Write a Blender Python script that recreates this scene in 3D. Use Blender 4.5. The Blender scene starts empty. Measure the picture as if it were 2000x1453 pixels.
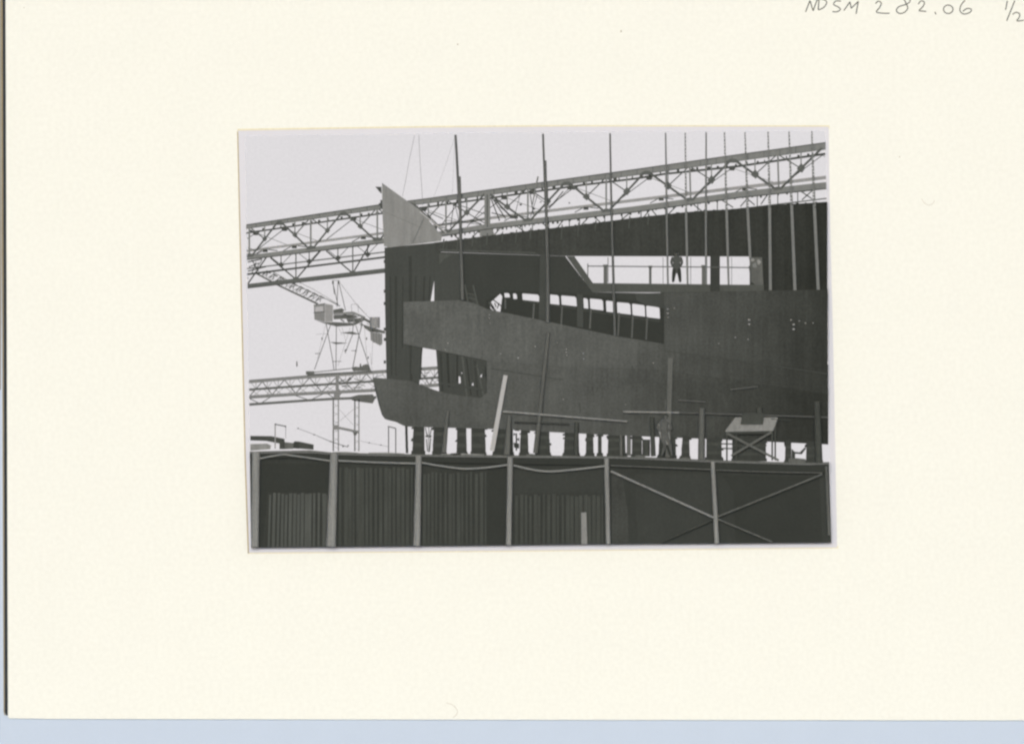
import bpy, math, random
from mathutils import Vector
from mathutils.geometry import tessellate_polygon
random.seed(7)
sc = bpy.context.scene
COL = sc.collection
# ------------------------------------------------------------------ camera, sky, sun, exposure
S = 0.03                      # metres per unit of the drawing grid: the worker on the ship is 1.75 m tall
W_, H_ = 2000, 1453
EXPO = 0.35
cd = bpy.data.cameras.new("camera"); cam = bpy.data.objects.new("camera", cd); COL.objects.link(cam)
cam.location = (0, -3000, H_ / 2 * S); cam.rotation_euler = (math.radians(90), 0, 0)
cd.sensor_width = 36; cd.lens = 36 * 3000 / (W_ * S); cd.clip_start = 10; cd.clip_end = 8000
sc.camera = cam
SUN_EL, SUN_AZ = math.radians(6), math.radians(183)
wd = bpy.data.worlds.new("World"); sc.world = wd; wd.use_nodes = True
nt = wd.node_tree; bg = nt.nodes['Background']
sky_n = nt.nodes.new('ShaderNodeTexSky'); sky_n.sky_type = 'NISHITA'; sky_n.sun_disc = False
sky_n.air_density = .6; sky_n.dust_density = 3; sky_n.ozone_density = .5
sky_n.sun_elevation = SUN_EL; sky_n.sun_rotation = SUN_AZ
nt.links.new(sky_n.outputs[0], bg.inputs[0]); bg.inputs[1].default_value = 0.10
sl = bpy.data.lights.new("sun", 'SUN'); sl.energy = 2.0; sl.angle = math.radians(12); sl.color = (1, .99, .975)
sun = bpy.data.objects.new("sun", sl); COL.objects.link(sun)
to_sun = Vector((math.sin(SUN_AZ) * math.cos(SUN_EL), math.cos(SUN_AZ) * math.cos(SUN_EL), math.sin(SUN_EL)))
sun.rotation_euler = (-to_sun).to_track_quat('-Z', 'Y').to_euler(); sun.location = to_sun * 60
sc.view_settings.view_transform = 'Standard'; sc.view_settings.look = 'None'
sc.view_settings.exposure = EXPO; sc.view_settings.gamma = 1
sc.cycles.max_bounces = 5; sc.cycles.filter_width = 2.5
# what a white surface facing the camera shows under this light (measured), per channel
GAIN = (1.43, 1.31, 1.13)            # inside the print
GAIN_PAPER, GAIN_OPEN = (1.40, 1.25, 1.05), (1.47, 1.32, 1.14)

# ------------------------------------------------------------------ helpers
def lin(v):
    v /= 255.0
    return v / 12.92 if v <= .04045 else ((v + .055) / 1.055) ** 2.4
DS = 0.26                     # depth of the relief
def P(x, y, d=0): return Vector(((x - 1000) * S, -d * DS, (H_ - y) * S))
def itp(pts, x):
    if x <= pts[0][0]:
        a, b = pts[0], pts[1]
    elif x >= pts[-1][0]:
        a, b = pts[-2], pts[-1]
    else:
        for a, b in zip(pts, pts[1:]):
            if a[0] <= x <= b[0]: break
    return a[1] + (b[1] - a[1]) * (x - a[0]) / (b[0] - a[0])

_m = {}
def mat(name, rgb, mot=.10, mscale=.5, grain=.10, streak=0, rough=.8, stretch=(1, 1, 1), emit=None, bump=0, gscale=8, gain=None):
    if name in _m: return _m[name]
    m = bpy.data.materials.new(name); m.use_nodes = True; n = m.node_tree; N = n.nodes; L = n.links
    b = N['Principled BSDF']; b.inputs['Roughness'].default_value = rough
    b.inputs['Specular IOR Level'].default_value = 0
    base = [lin(c) / (2 ** EXPO if emit else g) for c, g in zip(rgb, gain or GAIN)]
    tc = N.new('ShaderNodeTexCoord'); mp = N.new('ShaderNodeMapping'); L.new(tc.outputs['Object'], mp.inputs[0])
    mp.inputs['Scale'].default_value = stretch
    def noise(scale, detail, vec):
        t = N.new('ShaderNodeTexNoise'); t.inputs['Scale'].default_value = scale; t.inputs['Detail'].default_value = detail
        L.new(vec, t.inputs['Vector']); return t.outputs['Fac']
    def ramp(f, amp, spread=.25):
        r = N.new('ShaderNodeMapRange'); r.inputs[1].default_value = .5 - spread; r.inputs[2].default_value = .5 + spread
        r.inputs[3].default_value = 1 - amp; r.inputs[4].default_value = 1 + amp
        L.new(f, r.inputs[0]); return r.outputs[0]
    def mul(a, c):
        k = N.new('ShaderNodeMath'); k.operation = 'MULTIPLY'; L.new(a, k.inputs[0]); L.new(c, k.inputs[1]); return k.outputs[0]
    v = mul(ramp(noise(mscale, 5, mp.outputs[0]), mot), ramp(noise(gscale, 2, tc.outputs['Object']), grain))
    if streak:
        m2 = N.new('ShaderNodeMapping'); L.new(tc.outputs['Object'], m2.inputs[0]); m2.inputs['Scale'].default_value = (3.2, 3.2, .22)
        v = mul(v, ramp(noise(1.6, 4, m2.outputs[0]), streak))
    vm = N.new('ShaderNodeVectorMath'); vm.operation = 'SCALE'; vm.inputs[0].default_value = base; L.new(v, vm.inputs['Scale'])
    if emit:
        b.inputs['Base Color'].default_value = (0, 0, 0, 1)
        L.new(vm.outputs[0], b.inputs['Emission Color']); b.inputs['Emission Strength'].default_value = emit
    else:
        L.new(vm.outputs[0], b.inputs['Base Color'])
    if bump:
        bp = N.new('ShaderNodeBump'); bp.inputs['Strength'].default_value = bump; bp.inputs['Distance'].default_value = .03
        L.new(noise(5, 4, tc.outputs['Object']), bp.inputs['Height']); L.new(bp.outputs[0], b.inputs['Normal'])
    _m[name] = m; return m

class MB:
    def __init__(s): s.v = []; s.f = []; s.smooth = False
    def add(s, vs, fs):
        o = len(s.v); s.v += [Vector(p) for p in vs]; s.f += [tuple(i + o for i in f) for f in fs]; return s
    def plate(s, pts, d0, d1, holes=()):
        """outline with its own thickness, between depths d0 (back) and d1 (front)"""
        loops = [list(pts)] + [list(h) for h in holes]
        flat = [p for l in loops for p in l]; n = len(flat)
        tr = tessellate_polygon([[Vector((p[0], -p[1], 0)) for p in l] for l in loops])
        vs = [P(p[0], p[1], d1) for p in flat] + [P(p[0], p[1], d0) for p in flat]
        fs = []
        for t in tr:
            a, b, c = [flat[i] for i in t]
            cr = (b[0] - a[0]) * (a[1] - c[1]) - (a[1] - b[1]) * (c[0] - a[0])
            if abs(cr) < 1e-9: continue
            t = tuple(t) if cr > 0 else tuple(reversed(t))
            fs.append(t); fs.append(tuple(n + i for i in reversed(t)))
        k = 0
        for l in loops:
            for i in range(len(l)):
                j = (i + 1) % len(l); fs.append((k + i, k + j, n + k + j, n + k + i))
            k += len(l)
        return s.add(vs, fs)
    def box(s, x0, y0, x1, y1, d0, d1): return s.plate([(x0, y0), (x1, y0), (x1, y1), (x0, y1)], d0, d1)
    def bar(s, p, q, w, d0, d1, w2=None):
        """straight member of width w between two points"""
        w2 = w if w2 is None else w2
        dx, dy = q[0] - p[0], q[1] - p[1]; l = math.hypot(dx, dy) or 1; nx, ny = -dy / l, dx / l
        return s.plate([(p[0] + nx * w / 2, p[1] + ny * w / 2), (q[0] + nx * w2 / 2, q[1] + ny * w2 / 2),
                        (q[0] - nx * w2 / 2, q[1] - ny * w2 / 2), (p[0] - nx * w / 2, p[1] - ny * w / 2)], d0, d1)
    def band(s, top, bot, d0, d1): return s.plate(list(top) + list(reversed(bot)), d0, d1)
    def tube(s, pts, n=8, smooth=True):
        """round member: pts = (x, y, depth, radius in grid units)"""
        s.smooth = smooth; c = [P(p[0], p[1], p[2]) for p in pts]; r = [p[3] * S for p in pts]; o = []
        vs = []
        for i in range(len(c)):
            t = (c[min(i + 1, len(c) - 1)] - c[max(i - 1, 0)]).normalized()
            a = t.cross(Vector((0, 1, 0)));  a = a.normalized() if a.length > 1e-4 else Vector((1, 0, 0)); b = t.cross(a)
            vs += [c[i] + (a * math.cos(k * math.tau / n) + b * math.sin(k * math.tau / n)) * r[i] for k in range(n)]
        fs = [(i * n + k, i * n + (k + 1) % n, (i + 1) * n + (k + 1) % n, (i + 1) * n + k) for i in range(len(c) - 1) for k in range(n)]
        fs += [tuple(range(n))[::-1], tuple((len(c) - 1) * n + k for k in range(n))]
        return s.add(vs, fs)
    def blob(s, x, y, d, rx, ry, rd, n=10):
        s.smooth = True; vs = []; fs = []; m = n // 2 + 1
        for i in range(m + 1):
            a = math.pi * i / m
            for k in range(n):
                b = math.tau * k / n
                vs.append(P(x + rx * math.sin(a) * math.cos(b), y - ry * math.cos(a), d + rd * math.sin(a) * math.sin(b)))
        fs = [(i * n + k, i * n + (k + 1) % n, (i + 1) * n + (k + 1) % n, (i + 1) * n + k) for i in range(m) for k in range(n)]
        return s.add(vs, fs)
    def build(s, name, m, parent=None, org=None):
        if parent is not None: o3 = parent['_o'] if '_o' in parent else parent.location; o3 = Vector(o3)
        elif org is not None: o3 = Vector(org)
        else:
            xs = [p.x for p in s.v]; ys = [p.y for p in s.v]; zs = [p.z for p in s.v]
            o3 = Vector(((min(xs) + max(xs)) / 2, (min(ys) + max(ys)) / 2, min(zs)))
        me = bpy.data.meshes.new(name); me.from_pydata([p - o3 for p in s.v], [], s.f); me.update()
        if s.smooth:
            for pl in me.polygons: pl.use_smooth = True
            try: me.set_sharp_from_angle(angle=math.radians(50))
            except Exception: pass
        me.materials.append(m)
        o = bpy.data.objects.new(name, me); COL.objects.link(o)
        if parent is not None:
            o.parent = parent; WORLD[o.name] = o3
        else: o.location = o3; WORLD[o.name] = o3
        return o
WORLD = {}
def sub(mb, name, m, parent, label=None):
    """a part: mesh stored relative to its thing's origin (parts sit at the thing's origin)"""
    o3 = WORLD[parent.name]
    me = bpy.data.meshes.new(name); me.from_pydata([p - o3 for p in mb.v], [], mb.f); me.update()
    if mb.smooth:
        for pl in me.polygons: pl.use_smooth = True
        me.set_sharp_from_angle(angle=math.radians(50))
    me.materials.append(m); o = bpy.data.objects.new(name, me); COL.objects.link(o); o.parent = parent
    WORLD[o.name] = o3
    if label: o['label'] = label
    return o
def thing(name, label, cat, at, group=None):
    o = bpy.data.objects.new(name, None); COL.objects.link(o); o.location = at; WORLD[o.name] = Vector(at)
    o['label'] = label; o['category'] = cat
    if group: o['group'] = group
    return o
def tag(o, label, cat, group=None):
    o['label'] = label; o['category'] = cat
    if group: o['group'] = group
    return o
def struct(mb, name, m, kind='structure'):
    o = mb.build(name, m); o['kind'] = kind; return o

# ------------------------------------------------------------------ materials (tones of the old silver print)
CREAM = mat('cream_card', (253, 249, 234), gain=GAIN_OPEN, mot=.008, mscale=.35, grain=.03, gscale=4, bump=.2, rough=.9)
PAPER = mat('print_paper', (224, 219, 217), gain=GAIN_PAPER, mot=.01, grain=.012, gscale=5, rough=.6)
SKYM = mat('overcast_sky', (223, 220, 222), mot=.03, mscale=.10, grain=.035, gscale=6, emit=1.0)  # print's picture area made to glow, hiding shadows of the relief
LIDM = mat('pale_lid', (206, 215, 226), gain=GAIN_OPEN, mot=.012, grain=.01)
SHADOW_STRIP = mat('slate_card', (58, 62, 64), mot=.1, grain=.05)
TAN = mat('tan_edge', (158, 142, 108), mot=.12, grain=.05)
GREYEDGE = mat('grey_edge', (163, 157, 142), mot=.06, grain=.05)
PENCIL = mat('pencil_graphite', (100, 103, 97), mot=.25, mscale=6, grain=.2, gscale=14)
GIRD = mat('painted_girder', (127, 128, 123), mot=.07, grain=.05, streak=.06)
GIRD_D = mat('dark_girder', (76, 78, 73), mot=.12, grain=.1)
GIRD_M = mat('mid_girder', (97, 99, 94), mot=.1, grain=.08)
FARG = mat('far_girder', (130, 130, 126), mot=.08, grain=.1)
FARD = mat('far_dark', (98, 99, 94), mot=.15, grain=.15, mscale=1.5)
FARL = mat('far_light', (148, 147, 143), mot=.06, grain=.08)
FINM = mat('bulwark_steel', (139, 139, 134), mot=.08, mscale=.9, grain=.07, streak=.12)
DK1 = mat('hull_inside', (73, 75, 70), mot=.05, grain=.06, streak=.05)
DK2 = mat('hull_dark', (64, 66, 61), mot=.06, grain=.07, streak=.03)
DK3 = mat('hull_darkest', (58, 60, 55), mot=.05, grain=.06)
ST1 = mat('shell_plate', (93, 94, 89), mot=.07, mscale=.35, grain=.06, streak=.05)
ST2 = mat('shell_plate_worn', (84, 86, 80), mot=.09, mscale=.3, grain=.06, streak=.04)
ST3 = mat('shell_plate_dark', (72, 74, 69), mot=.12, mscale=.4, grain=.07, streak=.03)
EDGE = mat('plate_edge', (84, 86, 80), mot=.08, grain=.08)
RIVET = mat('bright_rivet', (150, 149, 144), mot=.05, grain=.05)
WOOD = mat('weathered_timber', (138, 138, 132), mot=.14, grain=.1, streak=.16, stretch=(2, 2, .4))
WOOD_D = mat('dark_timber', (98, 99, 93), mot=.14, grain=.1, streak=.14, stretch=(2, 2, .4))
WOOD_K = mat('shaded_timber', (74, 76, 70), mot=.14, grain=.1, streak=.1)
WOOD_L = mat('pale_timber', (180, 178, 173), mot=.07, grain=.06, streak=.06)
POLE = mat('pole_timber', (101, 102, 97), mot=.12, grain=.1, streak=.08)
POLE_G = mat('grey_pole', (122, 123, 118), mot=.1, grain=.1)
BLOCK = mat('block_timber', (66, 68, 63), mot=.14, mscale=1.2, grain=.1)
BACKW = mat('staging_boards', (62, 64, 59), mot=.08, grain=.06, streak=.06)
SLAT1 = mat('slat_boards', (84, 86, 80), mot=.1, grain=.07, streak=.12)
SLAT2 = mat('slat_boards_dark', (73, 75, 69), mot=.1, grain=.07, streak=.12)
CANVAS = mat('light_cloth', (142, 142, 136), mot=.16, grain=.12, mscale=2)
CLOTH = mat('dark_cloth', (82, 84, 79), mot=.12, grain=.1)
SKIN = mat('shaded_skin', (120, 119, 114), mot=.1, grain=.1)
WIRE = mat('wire', (150, 150, 146), mot=.1, grain=.1)
ROPE = mat('pale_rope', (138, 139, 133), mot=.12, grain=.12)

# ------------------------------------------------------------------ outline of the print and of its picture
LE = [(256, 479), (440, 481), (880, 487.5), (1069, 490.5)]      # picture's left edge as x(y)
RE = [(256, 1611.5), (395, 1614), (620, 1616.5), (860, 1619.5), (1060, 1624)]
def Lx(y): return itp(LE, y)
def Rx(y): return itp(RE, y)
TOPE = [(479, 266), (840, 261), (1612, 256)]
BOTE = [(490, 1069.5), (1140, 1063), (1624, 1059.5)]
def By(x): return itp(BOTE, x)

# ------------------------------------------------------------------ setting
g = MB(); g.add([(-4000, -4000, -1.6), (4000, -4000, -1.6), (4000, 40, -1.6), (-4000, 40, -1.6)], [(0, 1, 2, 3)])
struct(g, 'ground', mat('grey_ground', (176, 176, 172), mot=.05, mscale=.05))  # unseen pale plane added to bounce light up at the board
struct(MB().box(-200, -200, 2200, 1505, -1.3, -.75), 'backdrop', LIDM)
struct(MB().plate([(479, 266), (840, 261), (1240, 257.5), (1611.5, 256), (1614, 395), (1616.5, 620), (1619.5, 860), (1624, 1059.5), (1140, 1063), (490, 1069.5), (487.5, 880), (481, 440)], .07, .09), 'sky', SKYM)

# ------------------------------------------------------------------ mount card, print, painted edge shadow
mt = thing('mount_board', 'large cream mounting card with pencilled reference at its top right corner', 'mount board', P(1000, 1405))
sub(MB().plate([(10.5, -60), (2060, -60), (2060, 1407), (2000, 1406.3), (1000, 1405), (100, 1403.3), (18, 1402.3), (15.5, 1398), (13.5, 700)], -.5, 0), 'card', CREAM, mt)
def z4(pts): return [(1500 + x / 4, y / 4) for x, y in pts]
def crv(pts, n=5):
    out = []
    q = [pts[0]] + list(pts) + [pts[-1]]
    for i in range(1, len(q) - 2):
        p0, p1, p2, p3 = q[i - 1], q[i], q[i + 1], q[i + 2]
        for k in range(n):
            t = k / n
            out.append(tuple(.5 * (2 * p1[j] + (p2[j] - p0[j]) * t + (2 * p0[j] - 5 * p1[j] + 4 * p2[j] - p3[j]) * t * t + (3 * p1[j] - p0[j] - 3 * p2[j] + p3[j]) * t ** 3) for j in (0, 1)))
    out.append(pts[-1]); return out
ell = [(1408 + 37 * math.cos(a * math.tau / 12 - 1), 76 + 33 * math.sin(a * math.tau / 12 - 1)) for a in range(13)]
glyphs = [('pencilled_letter', [[(293, 98), (328, 8)], [(328, 8), (352, 88)], [(352, 88), (386, -4)]], 0),
          ('pencilled_letter', [[(398, 2), (392, 80)], [(380, 2), (425, -4), (458, 18), (440, 58), (394, 82)]], 1),
          ('pencilled_letter', [[(570, 12), (530, 12), (512, 38), (545, 56), (566, 76), (540, 95), (503, 94)]], 1),
          ('pencilled_letter', [[(593, 86), (640, 18)], [(640, 18), (650, 68)], [(650, 68), (706, 14)], [(706, 14), (688, 112)]], 0),
          ('pencilled_digit', [[(840, 32), (862, 12), (885, 28), (872, 62), (846, 96), (890, 106), (950, 107)]], 1),
          ('pencilled_digit', [[(1062, -6), (1078, 30), (1092, 66), (1068, 98), (1030, 109), (1003, 88), (1022, 56), (1072, 40), (1104, 22), (1114, -6)]], 1),
          ('pencilled_digit', [[(1174, 36), (1196, 10), (1222, 22), (1210, 55), (1180, 86), (1208, 90), (1236, 93)]], 1),
          ('pencilled_point', [[(1304, 96), (1312, 116)]], 0),
          ('pencilled_digit', [ell], 1),
          ('pencilled_digit', [[(1540, 4), (1508, 44), (1500, 88), (1530, 113), (1578, 100), (1588, 76), (1555, 70), (1522, 92)]], 1),
          ('pencilled_digit', [[(1870, 10), (1856, 80)]], 0),
          ('pencilled_slash', [[(1928, 8), (1865, 166)]], 0),
          ('pencilled_digit', [[(1910, 116), (1938, 100), (1966, 112), (1962, 140), (1944, 166), (1990, 163), (2000, 160)]], 1)]
for nm, strokes, c in glyphs:
    b = MB()
    for st in strokes:
        st = z4(st); st = crv(st) if c else st
        for a, q in zip(st, st[1:]):
            b.bar(a, q, 2.2, -.004, .012)
    sub(b, nm, PENCIL, mt)
# small fibres and specks lying in the card
for (x, y, w, h) in [(893, 86, 2, 2.4), (1212, 60, 2, 3.5), (1756, 306, 2, 1.6), (46, 15, 1.5, 1.5)]:
    sub(MB().box(x, y, x + w, y + h, -.003, .01), 'speck', mat('brown_speck', (150, 138, 120)), mt)
for pts in [[(1800, 389), (1806, 397), (1814, 401), (1822, 398), (1825, 392)], [(872, 1372), (884, 1376), (893, 1386), (892, 1394), (885, 1401)]]:
    b = MB(); q = crv(pts)
    for a, c in zip(q, q[1:]): b.bar(a, c, 1.0, -.003, .01)
    sub(b, 'fibre', mat('fibre', (205, 198, 184)), mt)

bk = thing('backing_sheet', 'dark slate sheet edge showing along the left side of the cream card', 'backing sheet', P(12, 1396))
sub(MB().plate([(4.8, -60), (30, -60), (30, 1396.5), (12, 1396.5), (9.3, 1390), (7.3, 700)], -.66, -.55), 'sheet', SHADOW_STRIP, bk)  # dark strip painted in for the shadow beside the card
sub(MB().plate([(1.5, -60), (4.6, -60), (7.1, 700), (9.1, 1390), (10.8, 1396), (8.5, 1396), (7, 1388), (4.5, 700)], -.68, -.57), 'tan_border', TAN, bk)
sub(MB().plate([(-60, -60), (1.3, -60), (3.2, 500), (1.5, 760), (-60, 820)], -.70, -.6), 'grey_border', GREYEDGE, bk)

pr = thing('photographic_print', 'pale bordered black and white print mounted in the middle of the cream card', 'photographic print', P(1050, 1079, 0))
sub(MB().plate([(465, 255.5), (840, 249.5), (1100, 247.5), (1618.5, 248), (1620.5, 400), (1628, 700), (1635, 1069), (1060, 1074.5), (486, 1079), (480, 900), (472, 560)], .02, .06), 'paper', PAPER, pr)
sub(MB().plate([(463.3, 257), (470, 256), (477, 560), (484, 900), (489, 1078), (484, 1080.4), (478, 900), (470, 560)], .003, .018), 'yellowed_edge', mat('yellow_brown', (176, 152, 96), mot=.15, mscale=2), pr)  # print's thin edge with its shadow line painted yellow-brown
sub(MB().plate([(484, 1080.8), (484, 1076), (1060, 1072), (1637, 1066), (1637, 1070.5), (1060, 1076.3)], .003, .018), 'glue_line', mat('glue', (238, 226, 186), mot=.05, mscale=2), pr)
sub(MB().plate([(464, 252.5), (840, 246.7), (1100, 245), (1620, 245.5), (1620, 252), (840, 253), (464, 259)], .003, .018), 'glue_line', mat('glue', (238, 226, 186)), pr)

# ------------------------------------------------------------------ far crane runway
Z = lambda: MB()
def gline(pts, thick, d0, d1, mb=None, x0=None, x1=None, thick2=None):
    mb = mb or MB(); xs = [p[0] for p in pts]; x0 = xs[0] if x0 is None else x0; x1 = xs[-1] if x1 is None else x1
    xs = [x0] + [x for x in xs if x0 < x < x1] + [x1]; thick2 = thick if thick2 is None else thick2
    th = lambda x: thick + (thick2 - thick) * (x - x0) / (x1 - x0)
    return mb.band([(x, itp(pts, x) - th(x) / 2) for x in xs], [(x, itp(pts, x) + th(x) / 2) for x in xs], d0, d1)
fg = thing('crane_runway', 'distant lattice crane runway low behind the stern, on lattice legs', 'crane runway', P(676, 884, .4))
F1 = [(486.2, 746), (597, 737), (755, 726), (860, 719)]
F2 = [(486.6, 761), (600, 753), (726, 745), (860, 737)]
F3 = [(486.8, 775), (600, 768), (726, 762), (860, 751)]
F4 = [(487, 790), (600, 782), (650, 779), (735, 776)]
sub(gline(F1, 5.5, .45, .62), 'top_chord', FARG, fg)
sub(gline([(p[0], p[1] - 3.2) for p in F1], 1.3, .44, .66), 'top_flange', FARD, fg)
sub(gline(F2, 4.5, .25, .40), 'rear_chord', FARD, fg)
sub(gline(F3, 5.5, .45, .60), 'middle_chord', FARG, fg)
sub(gline([(p[0], p[1] + 3) for p in F3], 1.2, .44, .64), 'middle_flange', FARD, fg)
sub(gline(F4, 5, .30, .44), 'bottom_chord', FARD, fg)
fx = [487, 512, 531, 555, 577, 604, 628, 659, 690, 715, 742, 768, 795, 820, 838, 858]
for i, (a, b) in enumerate(zip(fx, fx[1:])):
    p, q = ((a + 1, itp(F1, a) + 2), (b, itp(F3, b) - 2)) if i % 2 else ((a + 1, itp(F3, a) - 2), (b, itp(F1, b) + 2))
    sub(MB().bar(p, q, 1.9, .49, .57), 'diagonal', FARD, fg)
    m = ((p[0] + q[0]) / 2, (p[1] + q[1]) / 2)
    sub(MB().bar((m[0], itp(F1, m[0]) + 2), m, 1.2, .50, .56).bar(m, (m[0] + (9 if i % 2 else -9), itp(F1, m[0]) + 3), 1.1, .5, .56), 'hanger', FARG, fg)
    sub(MB().bar((a + 2, itp(F2, a)), (b - 3, itp(F3, b)), 1.0, .30, .36).bar((b, itp(F2, b)), (a + 6, itp(F3, a)), .9, .30, .36), 'rear_brace', FARG, fg)
for a, b, c in [(487, 508, 530), (577, 605, 633), (640, 655, 668)]:
    sub(MB().bar((a, itp(F3, a) + 3), (b, itp(F4, b)), 1.7, .40, .46).bar((b, itp(F4, b)), (c, itp(F3, c) + 2), 1.7, .40, .46), 'lower_brace', FARD, fg)
for i in range(26):
    xa = random.uniform(650, 735) if i < 18 else random.uniform(820, 856); ya = itp(F1, xa) + random.uniform(8, 30); ln = random.uniform(5, 16); an = random.uniform(-.9, .9)
    sub(MB().bar((xa, ya), (min(xa + ln, 857), ya + ln * an * .8), random.uniform(.9, 2.6), .30, .38), 'rear_brace', (FARD, FARG)[i % 2], fg)
sub(MB().box(655.5, 730, 662, 779, .62, .68), 'post', FARG, fg)
sub(MB().box(652, 768, 664, 778, .66, .72), 'bearing', FARG, fg)
sub(MB().plate([(682, 776), (700, 771), (728, 770), (733, 778), (728, 788), (705, 785), (688, 782)], .3, .42), 'machinery', FARD, fg)
for (a, b, y0, y1) in [(651, 661, 776, 881), (693, 701, 780, 881)]:
    for x, w, m in ((a, 2.6, FARD), (b, 2.4, FARG)):
        sub(MB().box(x - w / 2, y0, x + w / 2, y1, .3, .42), 'leg', m, fg)
    lb = MB()
    for k in range(12):
        ya = y0 + 4 + k * 8.2; lb.bar((a, ya), (b, ya + 6.5 * (1 if k % 2 else -1)), .7, .33, .38)
    sub(lb, 'leg_lattice', FARL, fg)
sub(MB().bar((650, 833), (702, 844), 5, .42, .5).box(650, 830, 662, 839, .43, .52).bar((663, 836), (701, 843), 1.2, .52, .55), 'cross_beam', FARG, fg)
sub(MB().bar((664, 822), (692, 798), .8, .3, .34).bar((663, 800), (690, 830), .7, .3, .34), 'tie_rod', FARL, fg)
sub(MB().plate([(689, 843), (698, 844), (696, 850), (691, 850)], .5, .58), 'sheave', FARD, fg)

# ------------------------------------------------------------------ far crane
cr = thing('tower_crane', 'distant tower crane with sloping jib, box cab and round counterweight', 'tower crane', P(662, 730, .6))
sub(MB().bar((500, 534), (546, 558.5), 3.2, .7, .8).bar((546, 558.5), (621, 594), 3.6, .7, .8), 'jib_lower_beam', FARD, cr)
sub(MB().bar((534, 532), (583, 559), 1.7, .55, .62).bar((583, 559), (643, 587), 1.7, .55, .62).bar((643, 587), (664, 598), 2.2, .55, .62), 'jib_upper_beam', FARG, cr)
sub(MB().bar((585, 552), (612, 565), 1.0, .5, .54).bar((612, 565), (660, 594), 1.0, .5, .54), 'jib_handrail', FARG, cr)
for k_ in range(16):
    t = k_ / 16; sub(MB().bar((506 + 116 * t, 536 + 57 * t), (514 + 118 * t + (k_ % 3) * 2, 530 + 55 * t + (k_ % 2) * 3), random.uniform(.8, 1.5), .62, .68), 'jib_lacing', FARD, cr)
for i in range(9):
    t = i / 9; x = 512 + 118 * t; y = 538 + 57 * t * .97
    sub(MB().bar((x, y), (x + 9, y - 9), 1.9, .6, .7).bar((x + 9, y - 9), (x + 17, y - 4), 2.4, .6, .7).bar((x + 10, y - 7), (x + 8, y + 3), 1.5, .6, .7).bar((x + 1, y - 2), (x + 15, y - 5), 1.1, .6, .7), 'jib_frame', FARD, cr)
cb = sub(MB().plate([(613, 596), (634.5, 593), (634.5, 629), (614, 624)], .7, 1.25), 'cab', FARG, cr)
sub(MB().plate([(634.8, 593), (650.5, 596), (650, 628), (635, 629.5)], .7, 1.2), 'cab_side', FARL, cr)
sub(MB().plate([(615.5, 600), (631.5, 598), (631.5, 608), (616, 609)], 1.25, 1.27), 'window', mat('pale_glass', (176, 174, 172), rough=.3), cb)
sub(MB().bar((612.5, 596.5), (635, 592.8), 1.6, .9, 1.3).bar((612.5, 611), (635, 609), 1.8, 1.25, 1.29), 'cab_trim', FARD, cb)
sub(MB().plate([(613.5, 624.5), (635, 629.8), (652, 629), (690, 631), (712, 620), (712, 626), (692, 636), (658, 638), (634, 632)], .7, 1.1), 'walkway', FARD, cr)
sub(MB().plate([(651, 611), (690, 608.5), (714, 619), (712, 622), (690, 613.5), (651, 615)], .6, 1.1), 'platform', FARG, cr)
sub(MB().plate([(651, 605), (668, 602), (673, 606), (668, 611), (651, 611.5)], .6, .9), 'winch', FARD, cr)
sub(MB().plate([(652, 615.5), (690, 614), (700, 619), (690, 622), (652, 624), (651, 619)], .62, .7).plate([(676, 623), (705, 621), (704, 628), (680, 630)], .62, .7), 'platform_underside', FARD, cr)
for a, b, w in [((691, 612), (691, 636), 2.4), ((708, 620), (705, 638), 2.2), ((678, 634), (694, 617), 1), ((692, 617), (705, 630), 1)]:
    sub(MB().bar(a, b, w, 1.1, 1.2), 'platform_post', FARG, cr)
sub(MB().bar((694, 612), (734, 634), 2.4, .8, .9).bar((712, 624), (734, 636), 4, .7, .8), 'counter_jib', FARD, cr)
sub(MB().plate([(710, 634), (752, 647), (752, 652), (742, 650), (722, 648), (711, 640)], .6, .9), 'counterweight_platform', FARD, cr)
cw = MB(); cw.tube([(732, 619.5, .8, 10), (732, 641, .8, 10)], n=16); sub(cw, 'counterweight_drum', FARL, cr)
bw = sub(MB().plate([(723, 648), (746.5, 652), (747, 672), (742, 675), (724, 665)], .7, 1.0), 'ballast_box', FARG, cr)
for x in (729, 734.5, 740): sub(MB().bar((x, 650), (x + 1, 670), 1, 1.0, 1.03), 'batten', FARD, bw)
def wires(nm, lst, w, d, par, m=FARG):
    for a, b in lst: sub(MB().tube([(a[0], a[1], d, w / 2), (b[0], b[1], d, w / 2)], n=5), nm, m, par)
wires('mast_leg', [((650, 549), (653, 575)), ((661, 548), (675, 607)), ((660, 552), (658, 600)), ((650, 552), (660, 596))], 1.5, .8, cr, FARD)
sub(MB().bar((649, 548), (663, 548), 1, .75, .85).box(648.5, 549, 652, 555, .76, .86).box(659.5, 549, 663, 555, .76, .86), 'mast_head', FARD, cr)
wires('stay', [((662, 550), (697, 596)), ((697, 596), (722, 622)), ((686, 595), (698, 594)), ((686, 595), (687, 609)), ((699, 595), (700, 611)), ((699, 597), (720, 620))], .9, .8, cr)
wires('tower_leg', [((646, 634), (637, 658)), ((637, 658), (614, 722)), ((637, 632), (642, 660)), ((642, 660), (650, 705)), ((650, 705), (652, 722)), ((657, 634), (656, 722)), ((690, 634), (688, 655)), ((688, 655), (674, 690)), ((695, 636), (702, 658)), ((702, 658), (716, 700)), ((716, 700), (720, 714))], 1.6, .9, cr, FARD)
wires('tower_leg', [((708, 632), (701, 655)), ((701, 655), (689, 718))], 2.2, 1.0, cr, FARG)
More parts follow.
